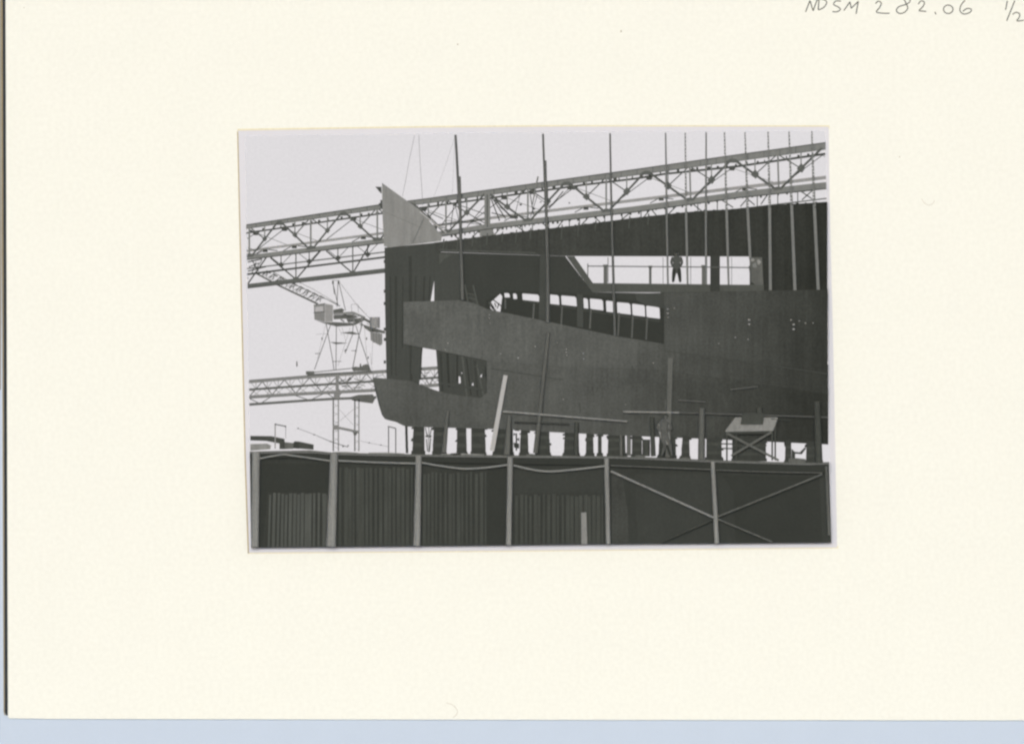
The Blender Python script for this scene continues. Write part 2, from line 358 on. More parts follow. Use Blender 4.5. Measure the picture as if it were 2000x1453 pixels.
wires('guy_wire', [((636, 634), (620, 700)), ((617, 653), (640, 652)), ((668, 640), (676, 668)), ((661, 640), (668, 655)), ((712, 640), (716, 695)), ((728, 664), (726, 712)), ((660, 715), (684, 640)), ((723, 690), (727, 722))], .7, .7, cr, FARL)
for k_ in range(14):
    xa, ya = random.uniform(652, 728), 0; ya = itp([(652, 612), (690, 612), (728, 632)], xa) + random.uniform(-3, 16)
    sub(MB().bar((xa, ya), (xa + random.uniform(4, 13), ya + random.uniform(-5, 7)), random.uniform(1, 2.6), .9, 1.0), 'gear', (FARD, GIRD_D)[k_ % 2], cr)
wires('cross_bar', [((615, 691), (626, 690)), ((649, 706), (667, 706)), ((686, 685), (697, 685)), ((672, 686), (678, 683))], 1.4, .95, cr, FARD)
sub(MB().plate([(664.5, 650), (688, 647.5), (703, 653), (690, 653.5)], .8, 1.2), 'landing', FARD, cr)
sub(MB().plate([(644, 668), (668, 669), (680, 670), (668, 671.5), (656, 672.5)], .8, 1.2), 'landing', FARD, cr)
for x, y in [(629, 662), (716, 662), (675, 685), (695, 686), (719, 699)]:
    sub(MB().box(x - 1.2, y - 3, x + 1.2, y + 2, .9, 1), 'lamp_box', FARD, cr)
sub(MB().box(597.5, 725, 614, 731.5, .7, .9).bar((600, 732.3), (727, 725.5), 3.2, .7, .85).bar((614, 727), (686, 719.5), 1.8, .8, .9), 'bogie_beam', FARD, cr)
sub(MB().plate([(686, 718), (694, 716), (702, 717), (703, 710), (705, 710), (706, 716), (709, 713), (716, 711), (721, 713), (723, 719), (725, 724), (690, 725)], .7, .95), 'bogie_machinery', FARD, cr)
hk = tag(MB().plate([(578.7, 706), (580.6, 705), (581.4, 714), (580, 717), (578.6, 715)], .6, .68).build('crane_hook', FARD), 'small dark crane hook hanging alone in the sky left of the distant crane', 'hook')

# ------------------------------------------------------------------ near crane runway
ng = thing('crane_runway', 'large lattice crane runway running across the sky behind the ship', 'crane runway', P(1050, 560, 1.3))
T1 = [(481, 439), (744, 399.3), (840, 387), (1112, 348.7), (1240, 331), (1420, 305), (1612, 278.5)]
T2 = [(481, 455.5), (740, 418), (840, 404), (980, 384), (1136, 362), (1240, 349.5), (1300, 340), (1440, 325.5), (1612, 301)]
T3 = [(482.5, 503), (748, 470), (870, 455.5), (948, 443), (1240, 408.5), (1440, 380.5), (1613.5, 362)]
T3b = [(482.5, 490.5), (746, 456), (960, 426), (1240, 391.5), (1613.3, 347)]
xe = 1612
thk = lambda x: 8.5 + 5.5 * (x - 481) / 1131
def strip(top_of, off0, off1, x0, x1, d0, d1):
    xs = sorted(set([x0, x1] + [p[0] for p in top_of if x0 < p[0] < x1]))
    return MB().band([(x, itp(top_of, x) + off0(x)) for x in xs], [(x, itp(top_of, x) + off1(x)) for x in xs], d0, d1)
tg = sub(strip(T1, lambda x: 0, lambda x: thk(x), 481, xe, 1.45, 1.60), 'top_girder', GIRD, ng)
sub(strip(T1, lambda x: -.4, lambda x: 1.3, 481, xe, 1.40, 1.76), 'upper_flange', GIRD_D, tg)
sub(strip(T1, lambda x: thk(x) - 1.2, lambda x: thk(x) + .3, 481, xe, 1.44, 1.66), 'lower_flange', GIRD_M, tg)
for x in range(500, 1612, 31):
    sub(MB().bar((x, itp(T1, x) + 1.2), (x, itp(T1, x) + thk(x) - 1), 1.2, 1.60, 1.66), 'web_stiffener', GIRD_M, tg)
rr = MB(); gline(T2, 3.2, .95, 1.15, rr, 481, xe, 4.6); sub(rr, 'rear_top_rail', GIRD_D, ng)
for i in range(60):
    x = 490 + i * 19 + random.uniform(-5, 5)
    if x < 1605: sub(MB().box(x, itp(T2, x) - 5 - random.random() * 2, x + random.uniform(2, 7), itp(T2, x) - 1, 1.0, 1.2), 'rail_clip', GIRD_D, ng)
bc = sub(strip(T3, lambda x: -4 - .0018 * (x - 481), lambda x: 3.8 + .0022 * (x - 481), 482.5, 1613.5, 1.45, 1.60), 'bottom_chord', GIRD, ng)
sub(strip(T3, lambda x: 3.4 + .0022 * (x - 481), lambda x: 5.4 + .0024 * (x - 481), 482.7, 1613.5, 1.40, 1.74), 'chord_flange', GIRD_D, bc)
sub(gline(T3b, 4.6, .95, 1.1, None, 482, 1613, 7), 'rear_bottom_chord', mat('pale_girder', (150, 149, 145), mot=.06), ng)
B = [487, 607, 737, 871, 1031, 1184, 1347, 1519, 1690]
A = [546, 671, 803, 951, 1107, 1263, 1431, 1609]
def seg(name, p, q, w, d0, d1, m, par=None):
    q = list(q); p = list(p)
    for e, o in ((p, q), (q, p)):
        lim = Rx(e[1]) - 1.5
        if e[0] > lim:
            t = (lim - o[0]) / (e[0] - o[0]); e[0], e[1] = o[0] + (e[0] - o[0]) * t, o[1] + (e[1] - o[1]) * t
        lim = Lx(e[1]) + 1.5
        if e[0] < lim:
            t = (lim - o[0]) / (e[0] - o[0]); e[0], e[1] = o[0] + (e[0] - o[0]) * t, o[1] + (e[1] - o[1]) * t
    return sub(MB().bar(p, q, w, d0, d1), name, m, par or ng)
tb = lambda x: itp(T1, x) + thk(x) - 1
bt = lambda x: itp(T3, x) - 3
def half(xb, xa):
    s = 1 if xa > xb else -1; w = 3.4 + .0012 * (xb - 487)
    p, q = (xb + 5 * s, bt(xb)), (xa - 4 * s, tb(xa) - 2)
    seg('diagonal_brace', p, q, w, 1.60, 1.72, GIRD_M)
    seg('brace_angle', (p[0] + 1.5, p[1]), (q[0] + 1.5, q[1]), 1.0, 1.62, 1.80, GIRD_D)
    m = ((p[0] + q[0]) / 2, (p[1] + q[1]) / 2)
    if m[0] < 1600:
        k = 5 + .0035 * (m[0] - 487)
        sub(MB().plate([(m[0], m[1] - k * 1.25), (m[0] + k, m[1] - k * .1), (m[0] + k * .2, m[1] + k), (m[0] - k, m[1] + k * .1)], 1.74, 1.78), 'gusset_plate', GIRD_M, ng)
        seg('hanger', (m[0], tb(m[0])), m, 2.4, 1.60, 1.70, GIRD)
        seg('sub_diagonal', m, (xb + 3 * s, tb(xb)), 2.4, 1.60, 1.70, GIRD_M)
for i, xa in enumerate(A):
    half(B[i], xa)
    if B[i + 1] < 1600: half(B[i + 1], xa)
    k = 7 + .004 * (xa - 487)
    if xa < 1600: sub(MB().plate([(xa - k * .5, tb(xa) - 5), (xa + k * .5, tb(xa) - 5), (xa + k * 1.5, tb(xa) + 3), (xa - k * 1.5, tb(xa) + 3)], 1.76, 1.79), 'node_plate', GIRD_M, ng)
for x in B:
    if x < 1600:
        seg('vertical_post', (x, tb(x) - 1), (x + (2 if x > 1200 else 0), bt(x) + 3), 3.4, 1.60, 1.70, GIRD)
        k = 9
        sub(MB().plate([(max(x - k, Lx(500)), bt(x) + 3), (max(x - 4, Lx(500)), bt(x) - 4), (x + 4, bt(x) - 4.5), (x + k, bt(x) + 1)], 1.76, 1.79), 'node_plate', GIRD_M, ng)
pp = sub(MB().box(946, 373, 957.5, 447, 1.80, 1.9), 'splice_post', GIRD, ng)
sub(MB().box(950.8, 380, 952.6, 444, 1.9, 1.94), 'post_seam', GIRD_D, pp)
# rear truss
A2 = [500, 556, 690, 828, 985, 1122, 1268, 1430, 1606]
for i, xa in enumerate(A2):
    s = 1 + i * .05
    for dx, w, m in ((-52, 1.6, GIRD_D), (66, 1.2, GIRD)):
        xb = xa + dx * s
        seg('rear_diagonal', (xa, itp(T2, xa) + 2), (xb, itp(T3b, min(max(xb, 482), 1612)) + 1), w, 1.0, 1.08, m)
    if 490 < xa < 1600: sub(MB().plate([(xa - 9, itp(T2, xa) - 1), (xa + 9, itp(T2, xa) - 3), (xa + 4, itp(T2, xa) + 7), (xa - 4, itp(T2, xa) + 7)], 1.16, 1.2), 'rear_gusset', GIRD_D, ng)
    xg = xa + 18 * s
    if xg < 1600:
        y = itp(T3b, xg)
        sub(MB().box(xg - 5, y + 1, xg + 5, y + 7, 1.1, 1.2), 'bearing_block', GIRD_D, ng)
        seg('rear_strut', (xg - 22, y + 12), (xg - 6, y + 3), 1.8, 1.1, 1.2, GIRD_D); seg('rear_strut', (xg + 6, y + 2), (xg + 24, y + 4), 1.8, 1.1, 1.2, GIRD_D)
for p, q, w in [((836, 414), (866, 428), 1.8), ((862, 440), (890, 404), 1.6), ((886, 402), (880, 444), 1.4), ((890, 404), (898, 440), 1.3), ((900, 402), (946, 418), 1.6), ((902, 410), (946, 436), 1.8), ((912, 444), (946, 402), 1.5), ((922, 432), (940, 438), 2), ((958, 386), (976, 432), 2.2), ((962, 388), (988, 428), 2.2), ((966, 390), (1000, 426), 3), ((975, 404), (1010, 430), 1.4), ((1035, 376), (1042, 420), 1.8), ((1040, 378), (1074, 404), 1.2), ((1050, 380), (1036, 424), 1.3), ((1018, 372), (1004, 426), 1.2), ((1100, 374), (1072, 408), 2.2), ((1112, 368), (1078, 402), 1.4), ((960, 416), (986, 422), 2), ((850, 440), (946, 429), 1.6), ((868, 430), (946, 440), 1.2)]:
    seg('bracing_rod', p, q, w, 1.22, 1.3, GIRD_D)
for x, y, r in [(888, 400, 5), (922, 432, 5), (1038, 376, 6), (1112, 367, 6), (970, 392, 4), (1000, 424, 5), (1043, 408, 3), (1017, 400, 3), (1056, 395, 2), (1088, 390, 2), (1112, 397, 2)]:
    sub(MB().plate([(x - r, y - r * .4), (x, y - r * .7), (x + r, y - r * .3), (x + r * .6, y + r * .6), (x - r * .5, y + r * .7)], 1.3, 1.36), 'joint_plate', GIRD_D, ng)
# lower truss hung under the runway
T4 = [(482.5, 525), (748, 493), (1240, 433), (1614, 388)]
T5 = [(483, 536), (748, 503), (1000, 475)]
T6 = [(483.5, 559), (750, 528.5), (800, 523)]
sub(gline(T4, 2.6, 1.15, 1.25), 'lower_rail', GIRD_M, ng); sub(gline(T5, 4, 1.28, 1.4), 'conduit', GIRD_D, ng)
lc = sub(gline(T6, 8.4, 1.45, 1.6), 'lower_chord', GIRD_M, ng); sub(gline([(p[0], p[1] + 4) for p in T6], 1.8, 1.43, 1.72), 'chord_flange', GIRD_D, lc)
nodes = [(578, 546, 528, 626), (689, 534, 637, 722), (483, 556, 450, 520)]
for xn, yn, xl, xr in nodes:
    seg('lower_brace', (xn, yn), (max(xl, 484), itp(T3, max(xl, 484)) + 6 if xl > 483 else 545), 2.8, 1.40, 1.5, GIRD_D); seg('lower_brace', (xn, yn), (xr, itp(T3, xr) + 5), 2.8, 1.40, 1.5, GIRD_D)
    if xn > 500:
        seg('lower_post', (xn, yn), (xn, itp(T3, xn) + 5), 2.4, 1.40, 1.5, GIRD_M)
        sub(MB().plate([(xn - 9, yn + 3), (xn - 4, yn - 5), (xn + 4, yn - 5), (xn + 9, yn + 2)], 1.62, 1.66), 'node_plate', GIRD_M, ng)
for x in (549, 604, 660, 718):
    y = itp(T4, x) + 1
    sub(MB().plate([(x, y - 7), (x + 6, y), (x, y + 6), (x - 6, y)], 1.5, 1.54), 'gusset_plate', GIRD_D, ng)
    seg('hanger', (x, y), (x, itp(T3, x) + 5), 2, 1.40, 1.5, GIRD_M)
    seg('sub_diagonal', (x, y), (x - 20, itp(T3, x - 20) + 5), 1.5, 1.40, 1.5, GIRD_M); seg('sub_diagonal', (x, y), (x + 20, itp(T3, x + 20) + 5), 1.5, 1.40, 1.5, GIRD_M)
# clutter at far left end
for p, q, w in [((484, 512), (512, 506), 2.5), ((486, 522), (506, 514), 2), ((484, 530), (520, 521), 2.4), ((492, 508), (505, 530), 1.8), ((500, 512), (492, 534), 1.6), ((512, 508), (500, 525), 1.5), ((484, 496), (520, 500), 2), ((484, 484), (500, 490), 1.4), ((502, 496), (520, 488), 1.3)]:
    seg('bracing_rod', p, q, w, 1.26, 1.34, GIRD_D)
# parts under the bottom chord, over the ship
for x in (1363, 1401, 1479, 1519, 1558, 1252, 1300, 1215, 1181, 1112, 1132, 1072, 1040, 1020):
    seg('hanger', (x, itp(T3, x) + 4), (x, itp(T4, x) + 6), 2.0, 1.1, 1.3, GIRD_M)
for a, b in [(1322, 1300), (1352, 1372), (1408, 1432), (1454, 1474), (1500, 1486), (1562, 1586), (1270, 1252), (1232, 1206), (1160, 1178), (1150, 1130), (1100, 1085), (1058, 1078), (1008, 1030), (886, 902), (1590, 1566), (1464, 1446), (1272, 1286), (936, 915), (978, 960)]:
    seg('lower_brace', (a, itp(T3, a) + 5), (b, itp(T3, b) + 24), 2.4, 1.1, 1.3, GIRD_M)
sub(MB().plate([(937, 449), (961, 446), (966, 458), (968, 462), (937, 462)], 1.5, 1.7), 'bracket_box', GIRD, ng)
for x in list(range(880, 1100, 9)) + list(range(1110, 1600, 17)):
    sub(MB().box(x, itp(T3, x) + 5, x + 2 + random.random() * 3, itp(T3, x) + 8 + random.random() * 3, 1.3, 1.4), 'clamp', GIRD_D, ng)

# big shell plate (lofted so that the plating has a turn to it)
def loft(top, bot, x0, x1, nx, prof, thick=.10, ny=10):
    b = MB(); b.smooth = True; vs = []
    for side in (0, 1):
        for i in range(nx + 1):
            x = x0 + (x1 - x0) * i / nx
            for j in range(ny + 1):
                t = j / ny; y = itp(top, x) * (1 - t) + itp(bot, x) * t
                vs.append(P(x, y, prof(t, i / nx) - (thick if side else 0)))
    n = (nx + 1) * (ny + 1); fs = []; ix = lambda i, j: i * (ny + 1) + j
    for i in range(nx):
        for j in range(ny):
            q = (ix(i, j), ix(i, j + 1), ix(i + 1, j + 1), ix(i + 1, j)); fs.append(q); fs.append(tuple(n + k for k in reversed(q)))
    for i in range(nx):
        fs.append((ix(i, 0), ix(i + 1, 0), n + ix(i + 1, 0), n + ix(i, 0))); fs.append((ix(i + 1, ny), ix(i, ny), n + ix(i, ny), n + ix(i + 1, ny)))
    for j in range(ny):
        fs.append((ix(0, j + 1), ix(0, j), n + ix(0, j), n + ix(0, j + 1))); fs.append((ix(nx, j), ix(nx, j + 1), n + ix(nx, j + 1), n + ix(nx, j)))
    return b.add(vs, fs)
def tone(v, mot=.15):
    v = round(v); return mat('steel_tone_%d' % v, (v, v + 1.5, v - 3.5), mot=mot, mscale=.45, grain=.15, streak=.11)
def course(name, x0, x1, n, tones, top, bot, prof, par, ny=10):
    """a run of separate steel plates butted end to end, each its own shade of bare steel"""
    for k in range(n):
        a, b = x0 + (x1 - x0) * k / n, x0 + (x1 - x0) * (k + 1) / n
        sub(loft(top, bot, a, b, 10, lambda t, u: prof(t, a + (b - a) * u), ny=ny), name, tone(itp(tones, (a + b) / 2)), par)  # plate tones step darker to the right: painted shading
# ------------------------------------------------------------------ the ship on the slip
sh = thing('ship_hull', 'dark riveted steel stern of a ship under construction, its frames still open', 'ship hull', P(1150, 865, 2))
R = 1615.5
# upper shell with openings
topE = [(751, 484), (800, 479), (862, 472.5), (950, 461), (1050, 449), (1120, 441), (1240, 425.5), (1290, 420), (1340, 414.5), (1378, 411.5), (1420, 409.5), (1470, 405), (1500, 401), (1560, 398), (1614, 394.5)]
botE = [(848, 492), (858, 492), (1104, 500.5), (1490, 501.5), (1617, 501.5)]
course('upper_shell', 848, 1490, 11, [(848, 72), (1050, 68), (1250, 64), (1490, 57)], topE, botE, lambda t, x: 2.15, sh, 2)
course('upper_shell', 1490, 1615.6, 3, [(1490, 57), (1617, 49)], topE, [(1490, 567), (1617, 567)], lambda t, x: 2.15, sh, 2)
# little lugs along the sheer
for x in list(range(870, 1600, 18)):
    y = itp(topE, x); h = random.uniform(.5, 1.8)
    sub(MB().box(x, y - h, x + random.uniform(3, 9), y + 1, 1.97, 2.13), 'sheer_lug', DK2, sh)
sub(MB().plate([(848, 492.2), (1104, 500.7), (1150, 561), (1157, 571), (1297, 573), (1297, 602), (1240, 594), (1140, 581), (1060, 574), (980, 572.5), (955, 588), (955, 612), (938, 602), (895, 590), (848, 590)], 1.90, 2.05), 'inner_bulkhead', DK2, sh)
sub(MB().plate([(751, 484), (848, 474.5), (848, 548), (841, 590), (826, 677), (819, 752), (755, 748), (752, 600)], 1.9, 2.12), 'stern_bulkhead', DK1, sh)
for x0, x1, w in [(762, 765, 2), (773, 774, 4.5), (801, 803, 6), (787, 786, 1.6), (829, 821, 3.4), (812, 809, 1.8), (840, 838, 3)]:
    ye_ = 585 if x0 == 840 else random.choice((733, 742, 680)); ys_ = random.choice((486, 500, 540))
    sub(MB().bar((x0, ys_), (x1, ye_), w, 2.12, 2.2, w * random.uniform(.7, 1.3)), 'stiffener', random.choice((DK2, DK2, ST3)), sh)
for x in (808, 778, 796): sub(MB().bar((x, 655), (x - 3, 730), 4, 2.2, 2.28), 'stiffener', DK1, sh)
sub(MB().plate([(848, 492.4), (900, 494), (898, 590), (849, 590)], 2.06, 2.1), 'column', DK1, sh)
sub(MB().plate([(858, 487), (1046, 493), (1046, 495.5), (858, 489.5)], 2.16, 2.22), 'stringer', EDGE, sh)
sub(MB().plate([(858, 496), (884, 497), (868, 506), (858, 517)], 2.12, 2.18), 'knee_plate', EDGE, sh)
for x in (848, 872, 884, 914, 938): sub(MB().bar((x, 480), (x + 1, 492), 3, 2.16, 2.2), 'frame_end', DK1, sh)
for x in (865, 893, 922, 950, 980, 1007, 1035, 1065, 1096, 1128, 1162, 1228, 1265):
    y = itp(topE, x); sub(MB().bar((x + 2, y - 5), (x, y + 12 + random.random() * 14), random.uniform(1.6, 3.2), 2.16, 2.24, 1.4), 'frame_end', EDGE, sh)
# walkway edge below the large opening
sub(MB().plate([(1106, 500.8), (1122, 501), (1158, 553), (1386, 555.5), (1430, 556.5), (1430, 569), (1297, 571.5), (1157, 571), (1149, 560)], 2.1, 2.3), 'gallery_sill', EDGE, sh)
sub(MB().plate([(1387, 500), (1406, 500), (1406, 569), (1387, 569)], 2.3, 2.4), 'web_frame', DK2, sh)
sub(MB().plate([(1464, 500), (1492, 500), (1492, 560), (1464, 560)], 1.98, 2.02), 'web_frame', DK2, sh)
sub(MB().plate([(1406, 556), (1492, 556.5), (1492, 569), (1406, 569)], 2.31, 2.36), 'gallery_sill', EDGE, sh)
# window row: dark band and frames
wins = [(985, 996, 572, 582.5), (1002, 1010, 573, 585.5), (1020, 1054, 573, 591), (1073, 1092.5, 575, 597), (1096, 1126.5, 577, 600), (1139.5, 1149, 582, 604.5), (1152, 1178.5, 583, 608), (1183.5, 1199.5, 587, 612), (1205, 1232, 590, 616), (1234.5, 1260, 593, 620), (1262, 1289, 597, 624)]
topw = [(955, 572), (1000, 570), (1100, 574), (1200, 584), (1298, 594)]
holes = []
for (x0, x1, y0, y1) in wins:
    sl = .11 if x0 > 1015 else 0; dy = (x1 - x0) * sl
    y1 -= 1.5; y0 += .5
    holes.append([(x0, y0 + 1), (x0 + 1.5, y0), (x1 - 4, y0 + dy * .6), (x1 - 1, y0 + dy + 2), (x1, y1), (x0 + 1, y1 - dy)])
holes.append([(965, 585), (977, 574), (981, 579), (979.5, 590), (977, 610), (967, 611), (958, 602), (957, 592)])
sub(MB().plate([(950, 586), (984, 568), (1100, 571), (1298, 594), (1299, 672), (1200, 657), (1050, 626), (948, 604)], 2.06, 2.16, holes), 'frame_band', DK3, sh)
for p, q, w in [((956, 590), (964, 603), 5), ((964, 586), (979, 598), 2.4), ((960, 598), (968, 608), 4), ((975, 592), (971, 603), 2.2), ((966, 592), (969, 600), 2.4)]:
    sub(MB().bar(p, q, w, 2.2, 2.24), 'loose_bracket', EDGE, sh)
for xb, xt, y0, y1 in [(987, 987, 586, 604), (1041, 1043, 595, 624), (1096, 1098, 600, 634), (1152, 1154, 606, 643), (1207, 1209, 614, 655), (1234, 1236, 618, 660), (1262, 1264, 622, 663)]:
    f = sub(MB().bar((xt, y0 - 3), (xb, y1), 4, 2.18, 2.22), 'frame_bar', DK1, sh)
    r = MB(); k = y0
    while k < y1 - 1:
        x = xt + (xb - xt) * (k - y0) / (y1 - y0); r.box(x - 1, k, x + 1, k + 1.5, 2.22, 2.24); k += 3.6
    sub(r, 'rivet_row', mat('frame_rivets', (125, 125, 120)), f)
for a, b, w in [((1024, 586), (1126, 601), 1.4), ((1139, 604), (1289, 626), 1.4)]:
    t = MB(); n = int((b[0] - a[0]) / 3.2)
    for i in range(n):
        x = a[0] + (b[0] - a[0]) * i / n; y = a[1] + (b[1] - a[1]) * i / n + 1; t.box(x, y, x + 1.7, y + 2.2, 2.17, 2.2)
    sub(t, 'rivet_row', ST2, sh)
sub(MB().plate([(1055, 496), (1074, 496), (1075, 628), (1052, 623)], 2.5, 2.7), 'web_frame', ST3, sh)
sub(MB().plate([(1127, 574), (1138.5, 576), (1139, 640), (1127, 638)], 2.2, 2.3), 'web_frame', DK1, sh)
s_top = [(788, 590), (850, 588), (897, 586.5), (925, 592), (952, 604), (1050, 624), (1200, 656), (1298, 672), (1400, 684), (1617, 712)]
s_bot = [(790, 672), (829, 680), (852, 684), (950, 704), (1100, 716), (1298, 722), (1617, 770)]
prof_s = lambda t, x: 2.62 + .10 * math.sin(t * 3.1) + .25 * (x - 788) / 829
prof_l = lambda t, x: 2.57 + .25 * (x - 788) / 829 - 1.3 * t ** 2.2 * (.5 + .5 * (x - 951) / 667)
course('shell_strake', 788, 1617.4, 20, [(788, 95), (1000, 93), (1200, 89), (1300, 79), (1617, 58)], s_top, s_bot, prof_s, sh)
l_top = [(951, 700), (1100, 708), (1298, 712), (1617, 758)]
l_bot = [(858, 834), (951, 836), (1060, 843), (1200, 850), (1400, 858), (1618.5, 868)]
course('lower_shell', 951, 1617.8, 24, [(951, 90), (1130, 87), (1300, 76), (1450, 65), (1617, 52)], l_top, l_bot, prof_l, sh)
r_top = [(1297, 572), (1430, 569), (1617, 565.5)]
r_bot = [(1299, 684), (1420, 700), (1618, 728)]
course('side_plate', 1297, 1616.4, 10, [(1297, 80), (1450, 73), (1617, 56)], r_top, r_bot, lambda t, x: 2.96 + .25 * (x - 1297) / 320 - .05 * t, sh)
sub(MB().plate([(1290, 562), (1616, 562), (1617, 705), (1290, 690)], 1.95, 2.0), 'inner_plating', DK2, sh)
sub(MB().plate([(1240, 573), (1297, 572), (1297, 603), (1262, 596), (1244, 588)], 2.42, 2.5), 'side_plate', ST3, sh)
sub(MB().bar((1300, 686), (1420, 702), 2, 2.80, 2.96).bar((1420, 702), (1616, 730), 2, 2.98, 3.2), 'plate_seam', DK1, sh)
sub(MB().bar((960, 720), (1100, 742), 1.4, 2.66, 2.72), 'plate_seam', ST3, sh)
# rudder shoe
sub(loft([(728, 737), (752, 739), (800, 744), (822, 751), (850, 762), (880, 770), (940, 778), (952, 765), (966, 765)], [(728, 740), (737, 782), (748, 817), (760, 821), (774, 824), (783, 829), (792, 833), (966, 838)], 728, 966, 40, lambda t, u: 2.5 + .2 * math.sin(t * 3) + .1 * u - .6 * t ** 3), 'stern_shoe', tone(86), sh)
# open frames between shoe and strake
sub(MB().plate([(851, 676), (952, 696), (958, 780), (940, 779), (858, 768)], 1.9, 2.0, [[(896, 735), (899, 736), (900, 748), (896, 749)], [(938, 734), (942, 730), (940, 738)], [(901, 727), (903, 728), (902, 731)], [(884, 744), (886, 743), (885, 750)], [(921, 752), (924, 747), (925, 753)]]), 'inner_plating', DK1, sh)
for xt, yt, xb, yb, w, m in [(860, 690, 864, 764, 5, DK2), (868, 688, 871, 768, 3, ST3), (874, 690, 877, 756, 4, DK3), (884, 692, 886, 768, 6, ST3), (893, 694, 893, 745, 3, DK3), (903, 696, 912, 776, 4, EDGE), (911, 700, 920, 772, 2.5, DK3), (919, 700, 921, 740, 4, ST3), (927, 704, 933, 774, 5, DK2), (931, 712, 946, 779, 3.4, EDGE), (940, 704, 946, 735, 5, ST3), (947, 716, 957, 778, 4, DK2)]:
    sub(MB().bar((xt, yt), (xb, yb), w, 2.02, 2.2, w * random.uniform(.6, 1.2)), 'open_frame', m, sh)
sub(MB().bar((926, 716), (948, 720), 2.6, 2.2, 2.25).bar((930, 738), (944, 728), 2, 2.2, 2.25), 'loose_bracket', DK1, sh)
sub(MB().bar((860, 748), (950, 762), 4, 2.2, 2.25), 'stringer', DK1, sh)
for i in range(26):
    x, y = random.uniform(830, 1600), random.uniform(610, 800)
    if y < itp(s_top, x) + 12 or y > itp(l_bot, x) - 20 or (x < 955 and y > itp(s_bot, x) - 8): continue
    d = (3.0 if x > 1300 and y < itp(r_bot, x) else prof_s(0, x) + .06 if y < itp(s_bot, x) else prof_l((y - itp(l_top, x)) / (itp(l_bot, x) - itp(l_top, x)), x) + .05) + (.25 * (x - 1297) / 320 if x > 1300 and y < itp(r_bot, x) else 0)
    sub(MB().bar((x, y), (x + random.uniform(-3, 3), y + random.uniform(5, 22)), random.uniform(2, 5), d - .1, d + .03, 1), 'weather_mark', tone(max(52, itp([(788, 97), (1300, 84), (1617, 64)], x) + random.choice((-9, 5, 7)))), sh)
# bright bolts on the plating
for x, y, r in [(1106, 682, 1.3), (1106, 688, 1.3), (1107, 694, 1.2), (956, 615, 1.2), (956, 621, 1.2), (957, 631, 1), (1139, 690, 1.3), (1140, 701, 1.3), (1012, 699, 1.7), (978, 691, 1.2), (875, 670, 1.6), (1045, 677, 1.4), (1068, 618, 1), (1068, 624, 1), (870, 683, 1.2), (1088, 669, 1), (1276, 709, 1.2), (1100, 780, 1.2), (1222, 790, .9)]:
    sub(MB().tube([(x, y - .01, 2.6, r), (x, y - .01, 2.6, r)], n=8) if 0 else MB().blob(x, y, 2.86, r, r * .9, .05), 'bolt', RIVET, sh)
for x, y, r in [(1304, 604, 1.6), (1304, 612, 1.6), (1305, 620, 1.1), (1463, 625, 2), (1463, 633.5, 2), (1550, 634, 2.2), (1550, 643, 2.2), (1436, 659, 1.3), (1404, 671, 1), (1545, 625, 1.4), (1561, 627, 1.4), (1573, 631, 1.6), (1588, 631, 2), (1317, 602, 1), (1461, 663, 1.1)]:
    sub(MB().blob(x, y, 3.12, r * 1.3, r * .8, .06), 'bolt', RIVET, sh)
sub(MB().bar((1600, 631), (1615, 632.5), 1.6, 3.08, 3.16), 'bolt', RIVET, sh)
# bulwark plate
sub(MB().plate([(746, 357.5), (822, 412), (863, 461), (862, 471), (770, 482.5), (760, 484), (750, 481), (747, 420)], 2.3, 2.42), 'bulwark_plate', FINM, sh, 'pale steel bulwark plate standing above the stern')
sub(MB().bar((747, 412), (825, 446), 1.0, 2.42, 2.44), 'plate_seam', mat('fin_seam', (124, 124, 119)), sh)
sub(MB().plate([(733, 365), (745, 365.5), (745.5, 379), (741, 375)], 2.2, 2.36), 'bracket', GIRD_D, sh)
sub(MB().box(743, 391, 746.5, 406, 2.2, 2.36).box(740, 397, 744, 401, 2.2, 2.3), 'bracket', GIRD_D, sh)
sub(MB().bar((820, 414), (872, 455), 2.2, 2.5, 2.6), 'bulwark_rail', WOOD_L, sh)
sub(MB().bar((828, 412), (868, 452), 1.6, 2.44, 2.52), 'bulwark_rail', GIRD_M, sh)
sub(MB().bar((828, 427), (806, 475), 1.2, 2.44, 2.5), 'bulwark_stay', GIRD_M, sh)
for x, y in [(765, 512), (800, 480), (777, 482), (825, 476)]: sub(MB().bar((x, y), (x, y + 22), .8, 2.2, 2.24), 'stain_strip', ST3, sh)
for y in (590, 508, 640, 704, 566, 660): sub(MB().box(749.5, y, 753.5, y + 6, 2.0, 2.14), 'edge_lug', DK1, sh)

# ------------------------------------------------------------------ gallery: railing, two people
rl = thing('guard_rail', 'thin pipe guard rail in the large opening of the ship', 'guard rail', P(1300, 555, 2.5))
sub(MB().tube([(1148, 520, 2.42, 1.1), (1386, 522, 2.42, 1.1)]).tube([(1386, 522, 2.42, 1.1), (1464, 523, 2.42, 1.1)]), 'top_rail', POLE, rl)
for x, y0, y1, w in [(1148, 515, 540, 2), (1182.5, 517, 555, 7.5), (1270, 519, 556, 5), (1374, 518, 556, 7), (1295, 503, 554, 1.1), (1349, 503, 555, 1.1), (1187.5, 503, 552, 1.6), (1429, 503, 556, 1)]:
    sub(MB().box(x - w / 2, y0, x + w / 2, y1, 2.36, 2.4), 'rail_post', POLE if w > 3 else GIRD_M, rl)
    if w > 3: sub(MB().plate([(x - w / 2 - 1.5, y0), (x + w / 2 + 1.5, y0), (x + 3, y0 + 6), (x - 3, y0 + 6)], 2.4, 2.42), 'bracket', POLE, rl)
bg_ = thing('sacking_bundle', 'light mottled bundle of sacking hung at the right end of the opening', 'bundle', P(1476, 559, 2.3))
